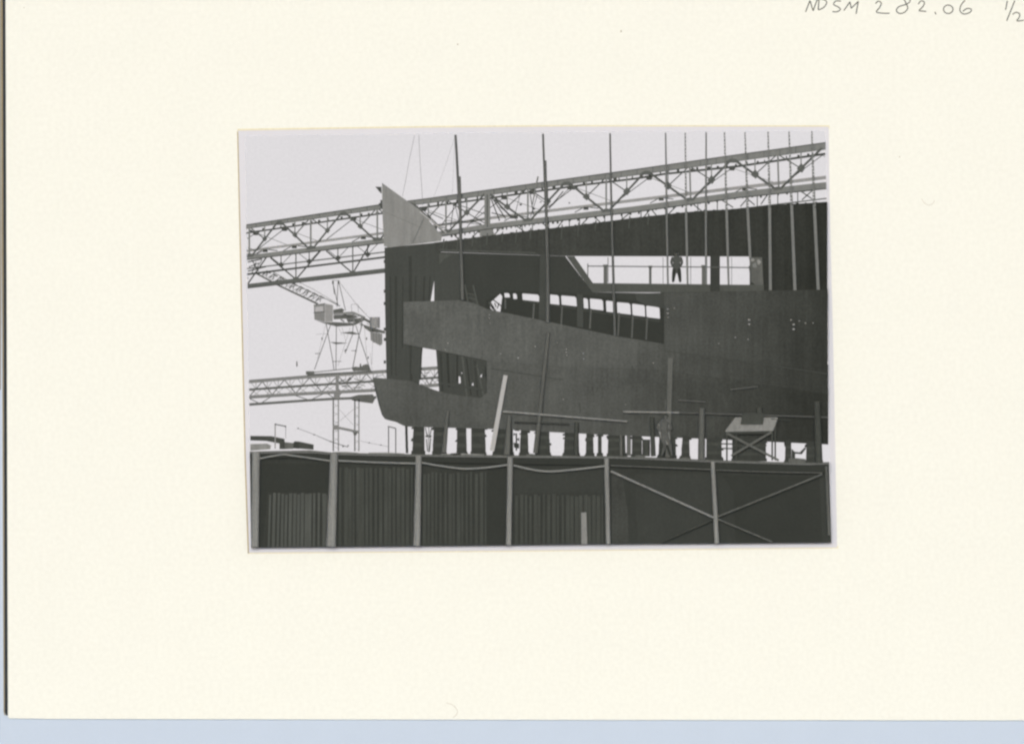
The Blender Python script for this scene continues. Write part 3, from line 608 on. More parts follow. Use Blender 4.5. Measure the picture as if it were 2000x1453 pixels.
sub(MB().plate([(1463, 503), (1488, 503), (1491, 556), (1478, 559), (1465, 548), (1466, 530)], 2.1, 2.3), 'cover', WOOD_D, bg_)
for x, y, a, b in [(1474, 519, 6, 7), (1479, 533, 7, 6), (1475, 545, 6, 6), (1482, 512, 5, 6), (1484, 547, 4, 6), (1470, 508, 5, 4), (1478, 554, 5, 4)]:
    sub(MB().plate([(x + a * math.cos(k) * random.uniform(.5, 1), y + b * math.sin(k) * random.uniform(.5, 1)) for k in (0, .9, 1.8, 2.7, 3.6, 4.5, 5.4)], 2.3, 2.32 + random.random() * .1), 'fold', (ST1, POLE_G, CANVAS, WOOD_D)[int(x + y) % 4], bg_)
sub(MB().plate([(1462, 520), (1467, 519), (1468, 553), (1464, 553), (1465, 540)], 2.3, 2.34), 'strap', CLOTH, bg_)

def body_mesh(nm, joints, edges, m, at_o, par=None, lvl=2):
    me = bpy.data.meshes.new(nm); me.from_pydata([P(j[0], j[1], j[2]) - at_o for j in joints], edges, []); me.update()
    o = bpy.data.objects.new(nm, me); COL.objects.link(o)
    if par: o.parent = par; WORLD[o.name] = at_o
    sk = o.modifiers.new('skin', 'SKIN'); sk.use_smooth_shade = True
    for i, j in enumerate(joints):
        me.skin_vertices[0].data[i].radius = (j[3] * S, (j[4] if len(j) > 4 else j[3]) * S)
    me.skin_vertices[0].data[0].use_root = True
    ss = o.modifiers.new('sub', 'SUBSURF'); ss.levels = ss.render_levels = lvl
    me.materials.append(m); return o
def hand(par, o3, x, y, d, dx, dy, m, sgn):
    b = MB(); b.blob(x, y, d, 1.5, 1.8, .05)
    for k, L_ in enumerate((1.9, 2.5, 2.7, 2.4)):
        ox = (k - 1.5) * .75
        b.tube([(x + ox, y + 1, d, .36), (x + ox + dx * L_ * .6, y + 1 + dy * L_, d + .02, .32), (x + ox + dx * L_, y + 1 + dy * L_ * 1.5, d + .04, .25)], n=6)
    b.tube([(x + sgn * 1.2, y - .6, d, .42), (x + sgn * 2.4, y + .8, d + .03, .34), (x + sgn * 2.5, y + 1.9, d + .03, .28)], n=6)
    return sub(b, 'hand', m, par)
# standing man seen from behind, hands clasped behind his back
o1 = P(1321.5, 553, 2.55)
J = [(1321.5, 526, 2.55, 6.2, 4), (1321.5, 517, 2.55, 7.2, 4.2), (1321.5, 507, 2.55, 8.6, 4.3), (1321.5, 502.5, 2.55, 5, 3.6), (1321.5, 499, 2.55, 2.7, 2.7), (1321.5, 496.2, 2.55, 3.0, 3.3), (1321.5, 493.4, 2.55, 2.4, 2.8),
     (1313, 504.5, 2.55, 3.2), (1310.8, 513, 2.52, 2.6), (1313.5, 519.5, 2.68, 2.2), (1319.5, 523.4, 2.78, 1.5),
     (1330, 504.5, 2.55, 3.2), (1332.3, 513, 2.52, 2.6), (1329.6, 519.5, 2.68, 2.2), (1323.5, 523.8, 2.78, 1.5),
     (1317, 531, 2.55, 4.1), (1315.6, 541, 2.57, 3), (1314.8, 549.5, 2.55, 2), (1314.2, 552.3, 2.62, 2.1, 1.5),
     (1326, 531, 2.55, 4.1), (1327.6, 541, 2.57, 3), (1328.4, 549.5, 2.55, 2), (1329, 552.3, 2.62, 2.1, 1.5)]
E = [(0, 1), (1, 2), (2, 3), (3, 4), (4, 5), (5, 6), (2, 7), (7, 8), (8, 9), (9, 10), (2, 11), (11, 12), (12, 13), (13, 14), (0, 15), (15, 16), (16, 17), (17, 18), (0, 19), (19, 20), (20, 21), (21, 22)]
m1 = body_mesh('person', J, E, CLOTH, o1); m1.location = o1; WORLD[m1.name] = o1
tag(m1, 'man in dark clothes standing behind the guard rail with hands behind back', 'person')
hand(m1, o1, 1320, 523.5, 2.86, .3, .3, SKIN, 1); hand(m1, o1, 1323.4, 524.4, 2.93, -.3, .25, SKIN, -1)
sub(MB().blob(1321.5, 492.8, 2.56, 3.0, 2.4, .13), 'cap', DK3, m1)
sub(MB().blob(1318.1, 496, 2.56, .7, 1.3, .04).blob(1324.9, 496, 2.56, .7, 1.3, .04), 'ear', SKIN, m1)
for q in ([(1318, 525, 2.62, 4.4), (1316.6, 533, 2.6, 4.1), (1315.4, 542, 2.6, 3.2), (1314.7, 550, 2.58, 2.6)], [(1325, 525, 2.62, 4.4), (1326.4, 533, 2.6, 4.1), (1327.7, 542, 2.6, 3.2), (1328.5, 550, 2.58, 2.6)]):
    sub(MB().tube(q, n=10), 'trouser_leg', mat('dark_trousers', (60, 62, 57), mot=.12), m1)
sub(MB().bar((1321.5, 505), (1321.5, 519), 1, 2.7, 2.74).bar((1316, 511), (1319, 520), .9, 2.7, 2.74), 'jacket_seam', mat('seam_cloth', (66, 68, 63)), m1)
sub(MB().tube([(1315.5, 524.6, 2.62, .9), (1321.5, 526, 2.7, 1.0), (1327.5, 524.6, 2.62, .9)]), 'belt', DK3, m1)

# ------------------------------------------------------------------ tall poles
poles = [
 ('tall timber pole, the first to the left above the stern', [(889.7, 264, 4.6), (893, 320, 5), (897.5, 410, 5.2)], 0),
 ('timber pole lashed to the foot of the leftmost tall pole', [(898, 345, 4.2), (900, 470, 6.5), (903.5, 586, 7)], 0),
 ('tall timber pole rising above the ship beside the broad web frame', [(1060.5, 262, 4), (1063, 330, 4.2), (1067, 430, 4.6)], 0),
 ('thicker timber pole lashed below the second tall pole', [(1065.5, 314, 4), (1067.5, 440, 5.8), (1070, 560, 6.6), (1069.5, 630, 7)], 0),
 ('slim timber pole standing alone left of the large opening', [(1191.4, 261, 3.4), (1193.5, 380, 4), (1196.5, 490, 5), (1201, 656, 5)], 0),
 ('slim straight pole left of the standing man', [(1300, 260, 2.8), (1302, 420, 4.2), (1304.5, 556, 3.6)], 0),
 ('notched pole just right of the standing man', [(1338.3, 260, 2.8), (1340, 420, 4.4), (1343, 556, 4)], 1),
 ('straight pole crossing the opening left of the wide dark frame', [(1379.2, 259, 2.8), (1378.5, 420, 4.6), (1379, 556, 4)], 0),
 ('notched pole in the small opening right of the wide dark frame', [(1414.8, 259, 2.8), (1419, 410, 5), (1423, 556, 4)], 1),
 ('notched pole ending at the bundle in the small opening', [(1455, 259, 2.8), (1460, 405, 5.2), (1465, 505, 5)], 1),
 ('notched pole against the dark plating, first right of the small opening', [(1500, 258, 2.9), (1503, 400, 5.4), (1504.5, 567, 5.6)], 1),
 ('notched pole against the dark plating, middle of the last three', [(1541, 258, 2.9), (1546, 400, 5.6), (1552.5, 567, 6)], 1),
 ('notched pole against the dark plating, nearest the right edge', [(1585.4, 257, 3), (1590, 395, 5.8), (1598, 566, 6)], 1)]
for lb, pts, notch in poles:
    x0, y0, w0 = pts[0]; xl, yl, wl = pts[-1]
    P3 = [(p[0], p[1]) for p in pts]; fw = [(p[1], p[2]) for p in pts]; fx_ = [(p[1], p[0]) for p in pts]
    b = MB(); d = 3.35
    if not notch:
        n = 14; b.tube([(itp(fx_, y0 + (yl - y0) * i / n) + random.uniform(-.15, .15), y0 + (yl - y0) * i / n, d, itp(fw, y0 + (yl - y0) * i / n) / 2) for i in range(n + 1)], n=10)
    else:
        y = y0
        while y < yl:
            notchy = y < 400
            h = random.choice((3.5, 4.5, 6)); y2 = min(y + h, yl)
            x, x2 = itp(fx_, y), itp(fx_, y2); w = itp(fw, y)
            b.bar((x, y), (x2, y2), w, d - .08, d + .06)
            if notchy and y2 < yl:
                g_ = 1.6; y3 = y2 + g_; x3 = itp(fx_, y3)
                sft = random.choice((-.3, .3)) * w
                b.bar((x2 + sft, y2 - .2), (x3 + sft, y3 + .2), w * .36, d - .04, d + .02); y2 = y3
            y = y2
    o = b.build('pole', POLE_G if y0 < 300 and x0 > 1250 else POLE); tag(o, lb, 'pole', 'tall poles in front of the ship')
ob = MB().bar((1051, 345), (1045, 372), 3.2, 2.5, 2.6).bar((1045, 372), (1040, 400), 3, 2.5, 2.6, 2)
tag(ob.build('plank', POLE_G), 'short plank sticking up behind the runway girder left of a tall pole', 'plank')
# wires
def wire(lb, pts, r):
    tag(MB().tube([(x, y, 2.9, r) for x, y in pts], n=5).build('cable', WIRE), lb, 'cable', 'thin cables in the sky above the stern')
wire('thin slanting cable above the tip of the pale bulwark plate', [(809.5, 265), (800, 310), (792, 355), (786, 384)], .45)
wire('thin near vertical cable above the middle of the pale bulwark plate', [(818, 264), (820.5, 320), (824, 370), (825.5, 402)], .5)
wire('faint cable slanting from the head of the leftmost tall pole down to the runway', [(888, 270), (868, 330), (846, 388)], .25)
wire('faint cable hanging straight from the leftmost tall pole', [(888.5, 272), (886, 330), (883, 384)], .22)
# ladder against inner bulkhead
ld = thing('ladder', 'short grey ladder leaning inside the hull above the big shell plate', 'ladder', P(925, 600, 2.5))
for a, b in [((908, 556), (914, 590)), ((924, 557), (934, 600))]: sub(MB().bar(a, b, 3, 2.45, 2.52), 'stile', EDGE, ld)
for t in (.5, .75): sub(MB().bar((908 + 6 * t, 556 + 34 * t), (924 + 10 * t, 557 + 38 * t), 2, 2.46, 2.5), 'rung', EDGE, ld)
sub(MB().plate([(914, 577), (926, 577), (938, 598), (930, 600)], 2.35, 2.42), 'foot_board', ST3, ld)

# ------------------------------------------------------------------ slipway deck
deckE = [(488, 881.5), (560, 880), (613, 880.5), (650, 883.5), (760, 886), (860, 887.5), (1000, 889), (1200, 890.5), (1260, 892.5), (1390, 898), (1490, 901), (1575, 903.5), (1619.5, 902)]
dk = thing('staging_platform', 'long timber staging platform with a dark edge beam in front of the ship', 'platform', P(1050, 905, 4))
sub(MB().band([(x, y) for x, y in deckE], [(x, y + 3.6) for x, y in deckE], 1.6, 4.35), 'deck', WOOD_D, dk)
sub(MB().band([(x, y + 3.8) for x, y in deckE], [(x, y + 14 + .006 * (x - 488)) for x, y in deckE], 3.8, 4.25), 'edge_beam', DK3, dk)  # solid dark band in place of the shade under the deck edge
for (x0, x1, yo) in [(570, 640, 1), (650, 700, .5), (720, 790, 0), (862, 946, 0), (1028, 1046, -1), (880, 900, -1), (1240, 1260, -1), (1330, 1350, 0), (1540, 1573, -6)]:
    xm = (x0 + x1) / 2
    y = itp(deckE, xm) + yo
    b = MB().plate([(x0, itp(deckE, x0) - 1.5 + yo), (xm, y - 2.6), (x1, itp(deckE, x1) - 1.2 + yo), (x1, itp(deckE, x1) + .5), (x0, itp(deckE, x0) + .5)], 4.0, 4.3)
    sub(b, 'loose_plank', WOOD if x0 < 1000 else WOOD_D, dk)
# timber prop and post helper
def timber(name, lb, cat, a, b, w, m, d, w2=None, group=None, rnd=True, clipx=None):
    if rnd:
        n = 8; pts = []
        for i in range(n + 1):
            t = i / n; pts.append((a[0] + (b[0] - a[0]) * t + random.uniform(-.2, .2), a[1] + (b[1] - a[1]) * t, d, (w + ((w2 or w) - w) * t) / 2))
        o = MB().tube(pts, n=12).build(name, m)
    else:
        dd = w * S * .35; o = MB().bar(a, b, w, d - dd, d + dd, w2).build(name, m)
    return tag(o, lb, cat, group)
timber('prop', 'pale squared timber prop leaning against the lower hull', 'timber prop', (987.5, 733), (961, 880), 8, WOOD_L, 3.7, 9, rnd=False)
timber('prop', 'long slim leaning prop right of the pale prop, reaching the broad frame', 'timber prop', (1071, 650), (1046, 885), 7, WOOD_D, 3.5, 10)
timber('prop', 'upright flat timber prop held by the worker on the platform', 'timber prop', (1309.5, 699), (1304, 893), 9.5, WOOD_D, 3.45, 8.5, rnd=False)
G = 'short posts standing on the platform'
timber('post', 'slightly leaning post left of the first pale prop, under the stern', 'post', (874.5, 802), (867, 884), 6, WOOD_D, 3.9, 10, G)
timber('post', 'stout post under the left end of the handrail', 'post', (994.5, 812), (990, 888), 8.5, WOOD_D, 4.1, 14.5, G)
timber('post', 'dim post halfway along the left handrail', 'post', (1126, 824), (1125, 889), 8, WOOD_K, 3.9, 10, G)
timber('post', 'post just left of the crouched worker', 'post', (1273, 814), (1276, 891), 8, WOOD_K, 3.9, 10, G)
timber('post', 'grey post between the worker and the trestle', 'post', (1371, 797), (1369, 898), 12, WOOD_D, 4.1, 12.5, G)
timber('post', 'tall dark post near the right edge of the platform', 'post', (1595.5, 784), (1599, 903), 13, WOOD_K, 4.1, 15, G)
timber('post', 'thin dark post under the rudder shoe', 'post', (793.5, 832), (795, 885), 5, BLOCK, 2.3, 5, G)
GR = 'handrails above the platform'
timber('handrail', 'long sloping handrail starting at the pale prop', 'handrail', (982.5, 803.5), (1225, 823), 4.6, WOOD, 3.98, 3.6, GR)
timber('handrail', 'faint lower rail beneath the long sloping handrail', 'handrail', (1004, 824), (1112, 828), 3, ST3, 3.85, 2.6, GR)
timber('handrail', 'light handrail ending behind the upright prop', 'handrail', (1217, 804), (1326, 806), 4.2, WOOD, 3.8, 3.6, GR)
timber('handrail', 'dim handrail running from the upright prop to the right edge', 'handrail', (1326, 806), (1617, 815), 3.4, ST1, 3.8, 3, GR)
timber('plank', 'faint short plank lying on the dark hull plating at right', 'plank', (1427, 761), (1480, 755), 2.6, POLE, 3.6, 2.4)
timber('plank', 'faint short plank just above the grey post', 'plank', (1324, 781.5), (1378, 785), 2.4, POLE, 3.6, 2.2)

# ------------------------------------------------------------------ keel blocks under the hull
hb = lambda x: itp([(790, 831), (951, 834), (1060, 841), (1200, 848), (1400, 856), (1618, 866)], x)
blocks = [(805, 829), (845, 871), (892, 912), (919.5, 948.5), (963, 1003), (1015, 1032.5), (1046, 1075), (1101, 1131), (1144, 1160), (1167, 1176), (1186.5, 1222), (1233, 1254), (1285.5, 1321), (1330, 1348), (1379, 1410), (1430, 1496), (1533, 1546), (1574, 1606)]
for i, (x0, x1) in enumerate(blocks):
    where = 'under the stern shoe' if x1 < 900 else 'between the stern shoe and the pale prop' if x1 < 960 else 'near the handrail end' if x1 < 1080 else 'under the middle of the hull' if x1 < 1260 else 'behind the crouched worker' if x1 < 1350 else 'behind the trestle' if x1 < 1500 else 'near the right edge'
    t = thing('keel_block', 'keel block stack %s, number %s from the left' % (where, ['one', 'two', 'three', 'four', 'five', 'six', 'seven', 'eight', 'nine', 'ten', 'eleven', 'twelve', 'thirteen', 'fourteen', 'fifteen', 'sixteen', 'seventeen', 'eighteen'][i]), 'keel block', P((x0 + x1) / 2, itp(deckE, (x0 + x1) / 2), 2.4), 'keel blocks under the hull')
    xm = (x0 + x1) / 2; ya, yb = hb(xm) - 3, itp(deckE, xm) + .5; n = 8; y = yb
    w = x1 - x0
    for k in range(n):
        hgt = (yb - ya) / n * 1.0; f = k / (n - 1)
        if k == 0: lo, hi, dl, dh = -random.uniform(.5, 2), -random.uniform(.5, 2), random.uniform(0, .45), random.uniform(0, .45)
        elif k == 1: lo, hi = random.uniform(-.3, .8), random.uniform(-.3, .8)
        else: lo += dl * random.uniform(-.2, 1.6); hi += dh * random.uniform(-.2, 1.6)
        sub(MB().plate([(x0 + lo, y - hgt), (x1 - hi, y - hgt), (x1 - hi, y), (x0 + lo, y)], 1.1, 1.7 + random.uniform(-.08, .08)), 'timber', (BLOCK, BLOCK, WOOD_K)[k % 3] if k else BLOCK, t); y -= hgt
    for k in range(4):
        sd = random.choice((-1, 1)); xe_ = x1 if sd > 0 else x0; q = random.uniform(1.2, 4.2); hh = random.uniform(2.5, 8)
        yy = yb if k < 2 else random.uniform(ya + 6, yb - 14) if k == 2 else ya + 5 + hh
        sub(MB().plate([(xe_ - 3 * sd, yy - hh), (xe_ + q * .4 * sd, yy - hh * random.uniform(.7, 1)), (xe_ + q * sd, yy - hh * random.uniform(.1, .5)), (xe_ + q * random.uniform(.5, 1) * sd, yy), (xe_ - 3 * sd, yy)], 1.2, 1.66), 'wedge', (BLOCK, WOOD_K, DK1)[k % 3], t)
for i, (x, y0, y1, w, m, lb) in enumerate([(837.5, 834, 884, 2, FARL, 'pale thin stanchion seen beneath the stern shoe'), (1213, 850, 890, 6, WOOD_D, 'grey stanchion beneath the middle hull, left of a close pair'), (1228, 850, 890, 8, WOOD_D, 'grey stanchion beneath the middle hull, right of a close pair'), (1262, 858, 891, 15, WOOD_K, 'short broad grey baulk beneath the hull left of the worker'), (1008.5, 846, 880, 3, BLOCK, 'thin dark stanchion right of the stout post'), (1376.5, 858, 898, 1.4, BLOCK, 'very thin dark rod right of the grey post')]):
    timber('stanchion', lb, 'stanchion', (x, y0), (x, y1), w, m, 2.55, w, 'stanchions beneath the hull')
for y in (838, 850, 862, 872): pass
lf = thing('lattice_frame', 'small pale lattice seen in the gap beneath the stern shoe', 'frame', P(837, 884, 1.8))
for a, b, w in [((831, 835), (834, 850), 2), ((843, 835), (840, 850), 2), ((831, 852), (843, 852), 4), ((833, 857), (835, 882), 2.2), ((841, 857), (839, 882), 2.2), ((832, 846), (843, 858), 1.2)]:
    sub(MB().bar(a, b, w, 1.7, 1.8), 'lattice_bar', FARD, lf)
for k, y in enumerate((866.5, 875.5)):
    tag(MB().bar((1408, y), (1431, y + .5), 2.6, 2.1, 2.3).build('crossbar', BLOCK), ('upper', 'lower')[k] + ' dark crossbar in the bright gap left of the trestle', 'crossbar', 'crossbars left of the trestle')
tag(MB().plate([(1546, 876), (1552, 882), (1562, 883), (1572, 873), (1574, 876), (1566, 887), (1553, 886), (1553, 896), (1546, 896)], 2.2, 2.5).build('hoop', BLOCK), 'dark curved hoop in the bright gap right of the trestle', 'hoop')
for wl_, pts in zip(('topmost', 'upper middle', 'lower middle', 'lowest'), [[(1004, 838), (1014, 838), (1014, 842), (1005, 841)], [(1003, 845), (1008, 848), (1003, 851)], [(1014, 854), (1009, 858), (1014, 862)], [(1003, 864), (1014, 866), (1014, 876), (1004, 874)]]):
    tag(MB().plate(pts, 2.3, 2.45).build('wedge', BLOCK), wl_ + ' small dark wedge in the gap right of the stout post', 'wedge', 'wedges right of the stout post')

# ------------------------------------------------------------------ trestle
tr = thing('trestle', 'low cross braced trestle table with a dark box on its pale top', 'trestle', P(1465, 900, 4.1))
tp = MB(); a, b, c, d = P(1436, 815, 3.3), P(1519, 815, 3.3), P(1510, 838, 4.3), P(1417, 840, 4.3); dn = Vector((0, 0, -.10))
tp.add([a, b, c, d, a + dn, b + dn, c + dn, d + dn], [(3, 2, 1, 0), (4, 5, 6, 7), (0, 1, 5, 4), (1, 2, 6, 5), (2, 3, 7, 6), (3, 0, 4, 7)])
sub(tp, 'table_top', WOOD, tr)
for x, y in [(1419.5, 842), (1508, 840), (1438, 842), (1514, 824)]: sub(MB().box(x - 1.6, y, x + 1.6, 899, 4.0 if x in (1419.5, 1508) else 3.6, 4.15 if x in (1419.5, 1508) else 3.7), 'leg', WOOD_K if x != 1419.5 else WOOD_K, tr)
sub(MB().bar((1419, 846), (1521, 899), 4.6, 4.18, 4.3), 'cross_brace', WOOD_D, tr); sub(MB().bar((1508, 843), (1428, 890), 4.4, 4.02, 4.14), 'cross_brace', WOOD_D, tr)
sub(MB().plate([(1420, 843.5), (1508, 841.5), (1506, 847), (1424, 848)], 3.95, 4.0), 'apron', BLOCK, tr)
bxx = thing('tool_box', 'dark flat box lying on the trestle table', 'box', P(1475, 826, 3.8))
sub(MB().plate([(1449, 811), (1492, 811), (1490, 829), (1446, 829)], 3.95, 4.2), 'body', WOOD_K, bxx)
sub(MB().plate([(1452, 806.5), (1490, 806.5), (1492, 811), (1449, 811)], 3.9, 4.15), 'lid', ST3, bxx)
tag(MB().tube([(1483, 796.5, 3.7, 5.6), (1483, 806.5, 3.7, 6)], n=14).build('bucket', WOOD_K), 'small dim bucket standing on the box of the trestle', 'bucket')
timber('plank', 'faint plank end poking out to the right of the trestle top', 'plank', (1505, 818), (1545, 822), 2, WOOD_K, 3.4, 1.6)

# ------------------------------------------------------------------ worker bending at the upright prop
o2 = P(1298, 893, 3.9)
J = [(1299, 848, 3.85, 7.4, 6), (1297, 838, 3.88, 8.2, 6), (1296, 828, 3.92, 9.2, 6), (1297, 822, 3.96, 5.5, 4.5), (1299, 819, 3.99, 3, 3), (1300, 814.5, 4.02, 4, 4.2), (1300, 810.6, 4.02, 3.2, 3.6),
     (1287.5, 826, 3.92, 3.8), (1283, 835, 3.98, 3.2), (1289, 842, 4.08, 2.5), (1297, 843, 4.12, 1.8),
     (1305.5, 825, 3.92, 3.8), (1310.5, 833, 3.96, 3.2), (1310, 840, 4.06, 2.5), (1307, 836, 4.12, 1.8),
     (1294, 858, 3.9, 5.4), (1299, 868, 4.0, 4.4), (1295, 882, 3.9, 3), (1292, 890, 3.93, 2.6, 2),
     (1304, 858, 3.85, 5.4), (1309, 870, 3.92, 4.2), (1311, 882, 3.85, 3), (1312, 890, 3.9, 2.6, 2)]
m2 = body_mesh('person', J, E, mat('work_overalls', (92, 93, 88), mot=.2, mscale=2), o2); m2.location = o2; WORLD[m2.name] = o2
tag(m2, 'worker bending over the upright timber prop, light cloth at his legs', 'person')
hand(m2, o2, 1299, 843, 4.16, .5, .1, SKIN, 1); hand(m2, o2, 1307, 836, 4.16, -.2, .3, SKIN, -1)
sub(MB().blob(1300, 811, 4.03, 4.6, 3.2, .17).plate([(1295, 811.5), (1306, 811.5), (1307, 813.4), (1294, 813.4)], 4.0, 4.2), 'cap', BLOCK, m2)
sub(MB().blob(1300, 816, 4.13, 2.6, 3, .05).blob(1300, 816.4, 4.19, .6, 1.1, .03), 'face', SKIN, m2)
sub(MB().plate([(1286, 842), (1296, 838), (1306, 844), (1309, 858), (1306, 868), (1300, 868), (1291, 858)], 4.12, 4.2), 'apron', CANVAS, m2, 'light coloured apron hanging in a point')
sub(MB().plate([(1288, 823), (1294, 819), (1303, 819), (1309, 824), (1307, 836), (1300, 832), (1291, 837), (1286, 832)], 4.18, 4.24), 'jacket', mat('pale_jacket', (112, 112, 107), mot=.25, mscale=3), m2)
sub(MB().bar((1287, 827), (1283, 836), 5, 4.12, 4.2, 3.6).bar((1283.5, 835), (1293, 842), 3.8, 4.14, 4.24, 3), 'sleeve', mat('sleeve_cloth', (104, 105, 100), mot=.2), m2)
sub(MB().plate([(1290, 850), (1302, 862), (1310, 866), (1312, 888), (1306, 889), (1301, 870), (1296, 888), (1289, 888), (1288, 866)], 4.05, 4.12), 'trousers', mat('dark_trousers', (60, 62, 57), mot=.12), m2)
for x in (1291.5, 1312): sub(MB().plate([(x - 3.4, 889), (x + 3.4, 888), (x + 4, 892.6), (x - 4.6, 893)], 3.85, 4.1), 'boot', BLOCK, m2)
tag(MB().blob(1293, 834, 4.3, 4.5, 3, .12).plate([(1286, 832), (1300, 831), (1301, 836), (1288, 838)], 4.25, 4.38).build('cloth', WOOD_D), 'crumpled rag held at the worker chest', 'cloth')

# ------------------------------------------------------------------ staging below the platform
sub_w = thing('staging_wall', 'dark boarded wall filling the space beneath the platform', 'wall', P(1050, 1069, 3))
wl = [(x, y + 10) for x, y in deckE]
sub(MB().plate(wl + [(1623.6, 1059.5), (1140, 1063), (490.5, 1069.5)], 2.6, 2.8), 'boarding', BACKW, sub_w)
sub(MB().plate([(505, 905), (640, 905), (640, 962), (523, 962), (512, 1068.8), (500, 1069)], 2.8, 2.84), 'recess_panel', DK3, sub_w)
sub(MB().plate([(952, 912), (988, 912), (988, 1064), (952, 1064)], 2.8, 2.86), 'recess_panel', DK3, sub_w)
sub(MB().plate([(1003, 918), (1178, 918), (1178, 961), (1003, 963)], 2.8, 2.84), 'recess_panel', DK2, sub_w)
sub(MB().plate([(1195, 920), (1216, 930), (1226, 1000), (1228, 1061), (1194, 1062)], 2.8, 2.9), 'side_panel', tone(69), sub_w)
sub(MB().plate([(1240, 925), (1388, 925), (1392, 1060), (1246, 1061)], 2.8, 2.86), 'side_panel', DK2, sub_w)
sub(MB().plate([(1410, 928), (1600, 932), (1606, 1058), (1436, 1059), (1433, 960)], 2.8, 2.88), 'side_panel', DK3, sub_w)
def fence(lb, x0, x1, y0, m, pitch, jag=.0, skew=0):
    t = thing('slat_fence', lb, 'fence', P((x0 + x1) / 2, By((x0 + x1) / 2), 3.3), 'slatted panels beneath the platform')
    b = MB(); x = x0
    while x < x1 - 2:
        w = min(pitch * random.uniform(.42, .88), x1 - x); yy = y0 + random.uniform(-2, 2) + random.random() * jag
        k = (x - x0) / (x1 - x0) * 2 - 1
        b.plate([(x, yy), (x + w, yy), (x + w + skew * (1 - k), By(x) - .8), (x + skew * (1 - k), By(x) - .8)], 3.2 + random.random() * .05, 3.34); x += pitch * random.uniform(.85, 1.15)
    sub(b, 'slats', m, t)
fence('low slatted panel of pale boards at the far left', 526, 640, 964, SLAT1, 8.2, 0, -1.5)
fence('tall dim slatted panel right of the second staging post', 662, 806, 912, SLAT2, 9.2, 3)
fence('tall dim slatted panel left of the dark recess', 826, 950, 922, SLAT2, 8.4, 3)
fence('low slatted panel under the sagging hose, right of the centre post', 1006, 1178, 965, SLAT2, 8.8, 3)
tag(MB().plate([(1135, 1001), (1145, 1000), (1147, 1062), (1135.5, 1062.3)], 3.5, 3.6).build('plank', WOOD), 'single pale plank standing in front of the low right slatted panel', 'plank')
GP = 'staging posts beneath the platform'
def spost(lb, a, b, w, w2, m=WOOD):
    n = 10; pts = [(a[0] + (b[0] - a[0]) * i / n + random.uniform(-.25, .25), a[1] + (b[1] - a[1]) * i / n, 4.55, (w + (w2 - w) * i / n) / 2) for i in range(n + 1)]
    tag(MB().tube(pts, n=14).build('staging_post', m), lb, 'post', GP)
spost('staging post leaning at the left edge of the picture', (500.5, 882), (498, 1068), 16, 15)
spost('stoutest round staging post, second from the left', (653, 885), (646.5, 1067), 15.5, 20)
spost('round staging post left of the two tall slatted panels', (818, 889), (814, 1065.5), 12, 14.5)
spost('round staging post left of the low right slatted panel', (996.5, 893), (993.5, 1064), 11, 11)
spost('thin staging post where the first diagonal brace begins', (1184.5, 895), (1188, 1062), 9.5, 9)
spost('thin staging post crossed by the diagonal braces', (1392, 902), (1400, 1060.5), 8.5, 9.5)
spost('thin dim staging post at the right edge', (1614, 910), (1619.5, 1045), 6, 6, WOOD_D)
GH = 'sagging lines strung between the staging posts'
def hose(lb, pts, w, m=ROPE):
    pts = crv(pts, 6) if len(pts) > 2 else pts
    tag(MB().tube([(x, y, 4.62, w / 2) for x, y in pts], n=8).build('hose', m), lb, 'hose', GH)
hose('line bent upward like a gable at the far left', [(505, 896), (530, 891), (553, 887.5), (575, 890), (646, 900)], 3.6)
hose('nearly straight line right of the stoutest post', [(661, 899.5), (740, 903), (813, 905)], 4)
hose('sagging line over the tall dim panel left of centre', [(824, 903.5), (860, 909.5), (905, 915), (950, 913), (991, 907.5)], 4)
hose('deepest sagging line right of the centre post', [(1003, 908.5), (1035, 916), (1072, 920.5), (1120, 917), (1181, 910)], 4.2)
hose('straight line left of the thin crossed post', [(1192, 909), (1290, 913), (1390, 917)], 2.8, WOOD_D)
hose('straight line reaching the right edge', [(1398, 918), (1500, 921.5), (1606, 923.5)], 2.4, WOOD_D)
GB = 'diagonal braces beneath the platform at right'
def brace(lb, a, b, w, m): timber('brace', lb, 'brace', a, b, w, m, 4.7, w, GB)
brace('bright brace falling from the fifth post to the crossing', (1193, 920), (1395, 1011), 4.4, WOOD)
brace('brace rising from the crossing to the upper right', (1399, 1010), (1606, 926), 4, WOOD_D)
brace('dim brace falling right from the crossing', (1401, 1013), (1508, 1058), 3.6, WOOD_D)
brace('faint brace falling left from the crossing', (1392, 1015), (1292, 1058.5), 3.2, WOOD_K)
tag(MB().blob(1397, 1011.5, 4.8, 6, 2.6, .1).build('lashing', BLOCK), 'dark lashing where the diagonal braces cross the thin post', 'lashing')

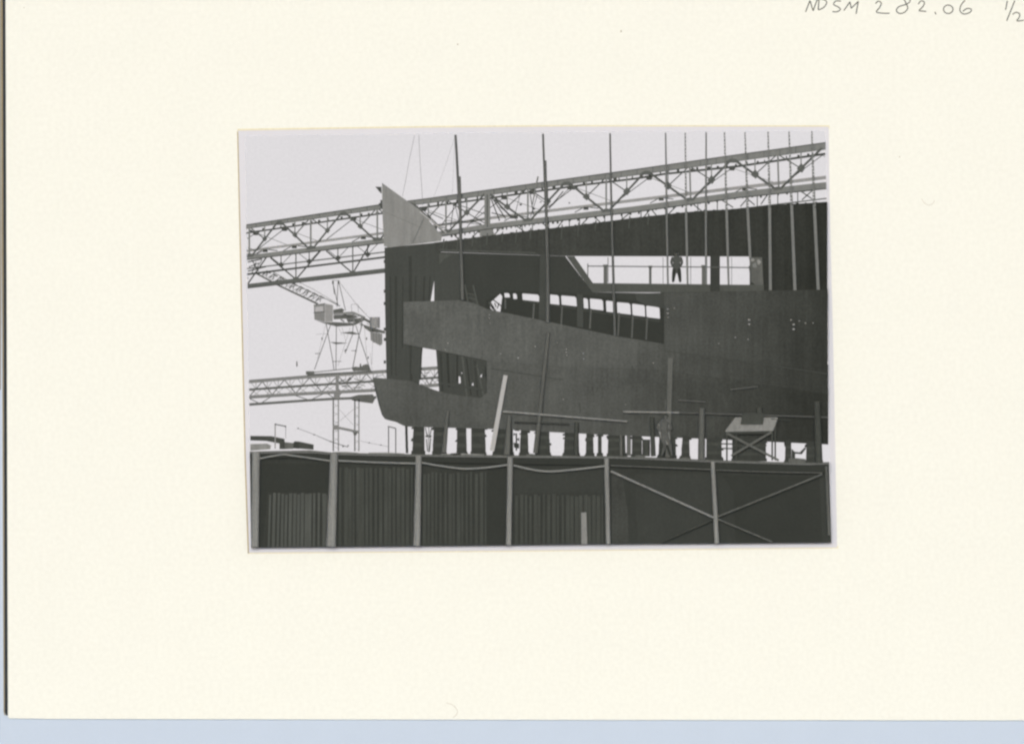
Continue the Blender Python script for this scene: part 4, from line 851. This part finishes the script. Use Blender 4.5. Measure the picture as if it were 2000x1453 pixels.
# ------------------------------------------------------------------ things on the platform at far left
tag(MB().plate([(489, 851), (530, 851.5), (556, 857), (556.5, 877), (546, 877), (546, 866), (520, 861), (489, 860)], 3.2, 3.9).build('timber_baulk', WOOD_K), 'dark timber baulk lying at the far left end of the platform', 'timber', 'timbers on the platform')
tag(MB().plate([(489, 867), (522, 866), (530, 870), (528, 877), (489, 880)], 3.4, 4.1).build('timber_baulk', WOOD), 'pale worn timber beneath the dark baulk at far left', 'timber', 'timbers on the platform')
tag(MB().plate([(556, 863), (573, 865), (573, 876.5), (556, 877)], 3.2, 3.8).build('timber_baulk', WOOD_D), 'mid grey timber block between the two dark timbers', 'timber', 'timbers on the platform')
tb_ = thing('timber_baulk', 'squared timber baulk with a dark sawn end, right of the grey block', 'timber', P(592, 878, 3.6), 'timbers on the platform')
sub(MB().plate([(584, 862), (613, 868), (612.5, 878), (584, 876)], 3.3, 3.85), 'side', WOOD_K, tb_)
sub(MB().plate([(573, 864), (576, 861.5), (584, 862), (584, 876.5), (573, 875.5)], 3.4, 3.95), 'sawn_end', BLOCK, tb_)
fr = thing('goal_frame', 'thin goal shaped frame standing among the timbers at far left', 'frame', P(548, 876, 3.7))
sub(MB().bar((538, 828.5), (558, 832.5), 2.2, 4.0, 4.05), 'crossbar', GIRD_M, fr)
sub(MB().box(536.4, 829, 538.8, 876, 4.0, 4.06), 'upright', FARL, fr); sub(MB().box(557.6, 832, 558.8, 856, 3.0, 3.04), 'upright', FARL, fr)
sub(MB().blob(538, 828.5, 4.05, 1.8, 1.6, .06).blob(557.5, 832.5, 4.05, 2, 1.6, .06), 'knob', GIRD_D, fr)
fr = thing('goal_frame', 'narrow pipe frame standing left of the rudder shoe', 'frame', P(765, 884, 3.5))
sub(MB().bar((757.5, 832.5), (773.5, 836.5), 2, 3.5, 3.56), 'crossbar', GIRD_D, fr)
for x, y in ((759, 834), (773, 837)): sub(MB().box(x - 1, y, x + 1, 884, 3.5, 3.56), 'upright', GIRD_D, fr)
rp = thing('knotted_rope', 'thin knotted rope sloping down behind the runway legs', 'rope', P(620, 875, 1))
sub(MB().tube([(582, 836.5, 1, .45), (615, 849, 1, .45), (645, 862, 1, .7), (680, 873, 1, .8)], n=6), 'cord', FARD, rp)
for x, y in [(582, 836.5), (614, 849), (646, 862), (670, 872), (680, 870)]: sub(MB().blob(x, y, 1, 1.8, 1.3, .05), 'knot', FARD, rp)
rp = thing('knotted_rope', 'thin knotted rope between the runway legs and the narrow pipe frame', 'rope', P(730, 875, 1))
sub(MB().tube([(704, 861, 1, .35), (722, 865, 1, .35), (758, 872, 1, .35)], n=6), 'cord', FARG, rp)
for x, y in [(721, 864.5), (744, 869)]: sub(MB().blob(x, y, 1, 1.7, 1.2, .05), 'knot', FARD, rp)
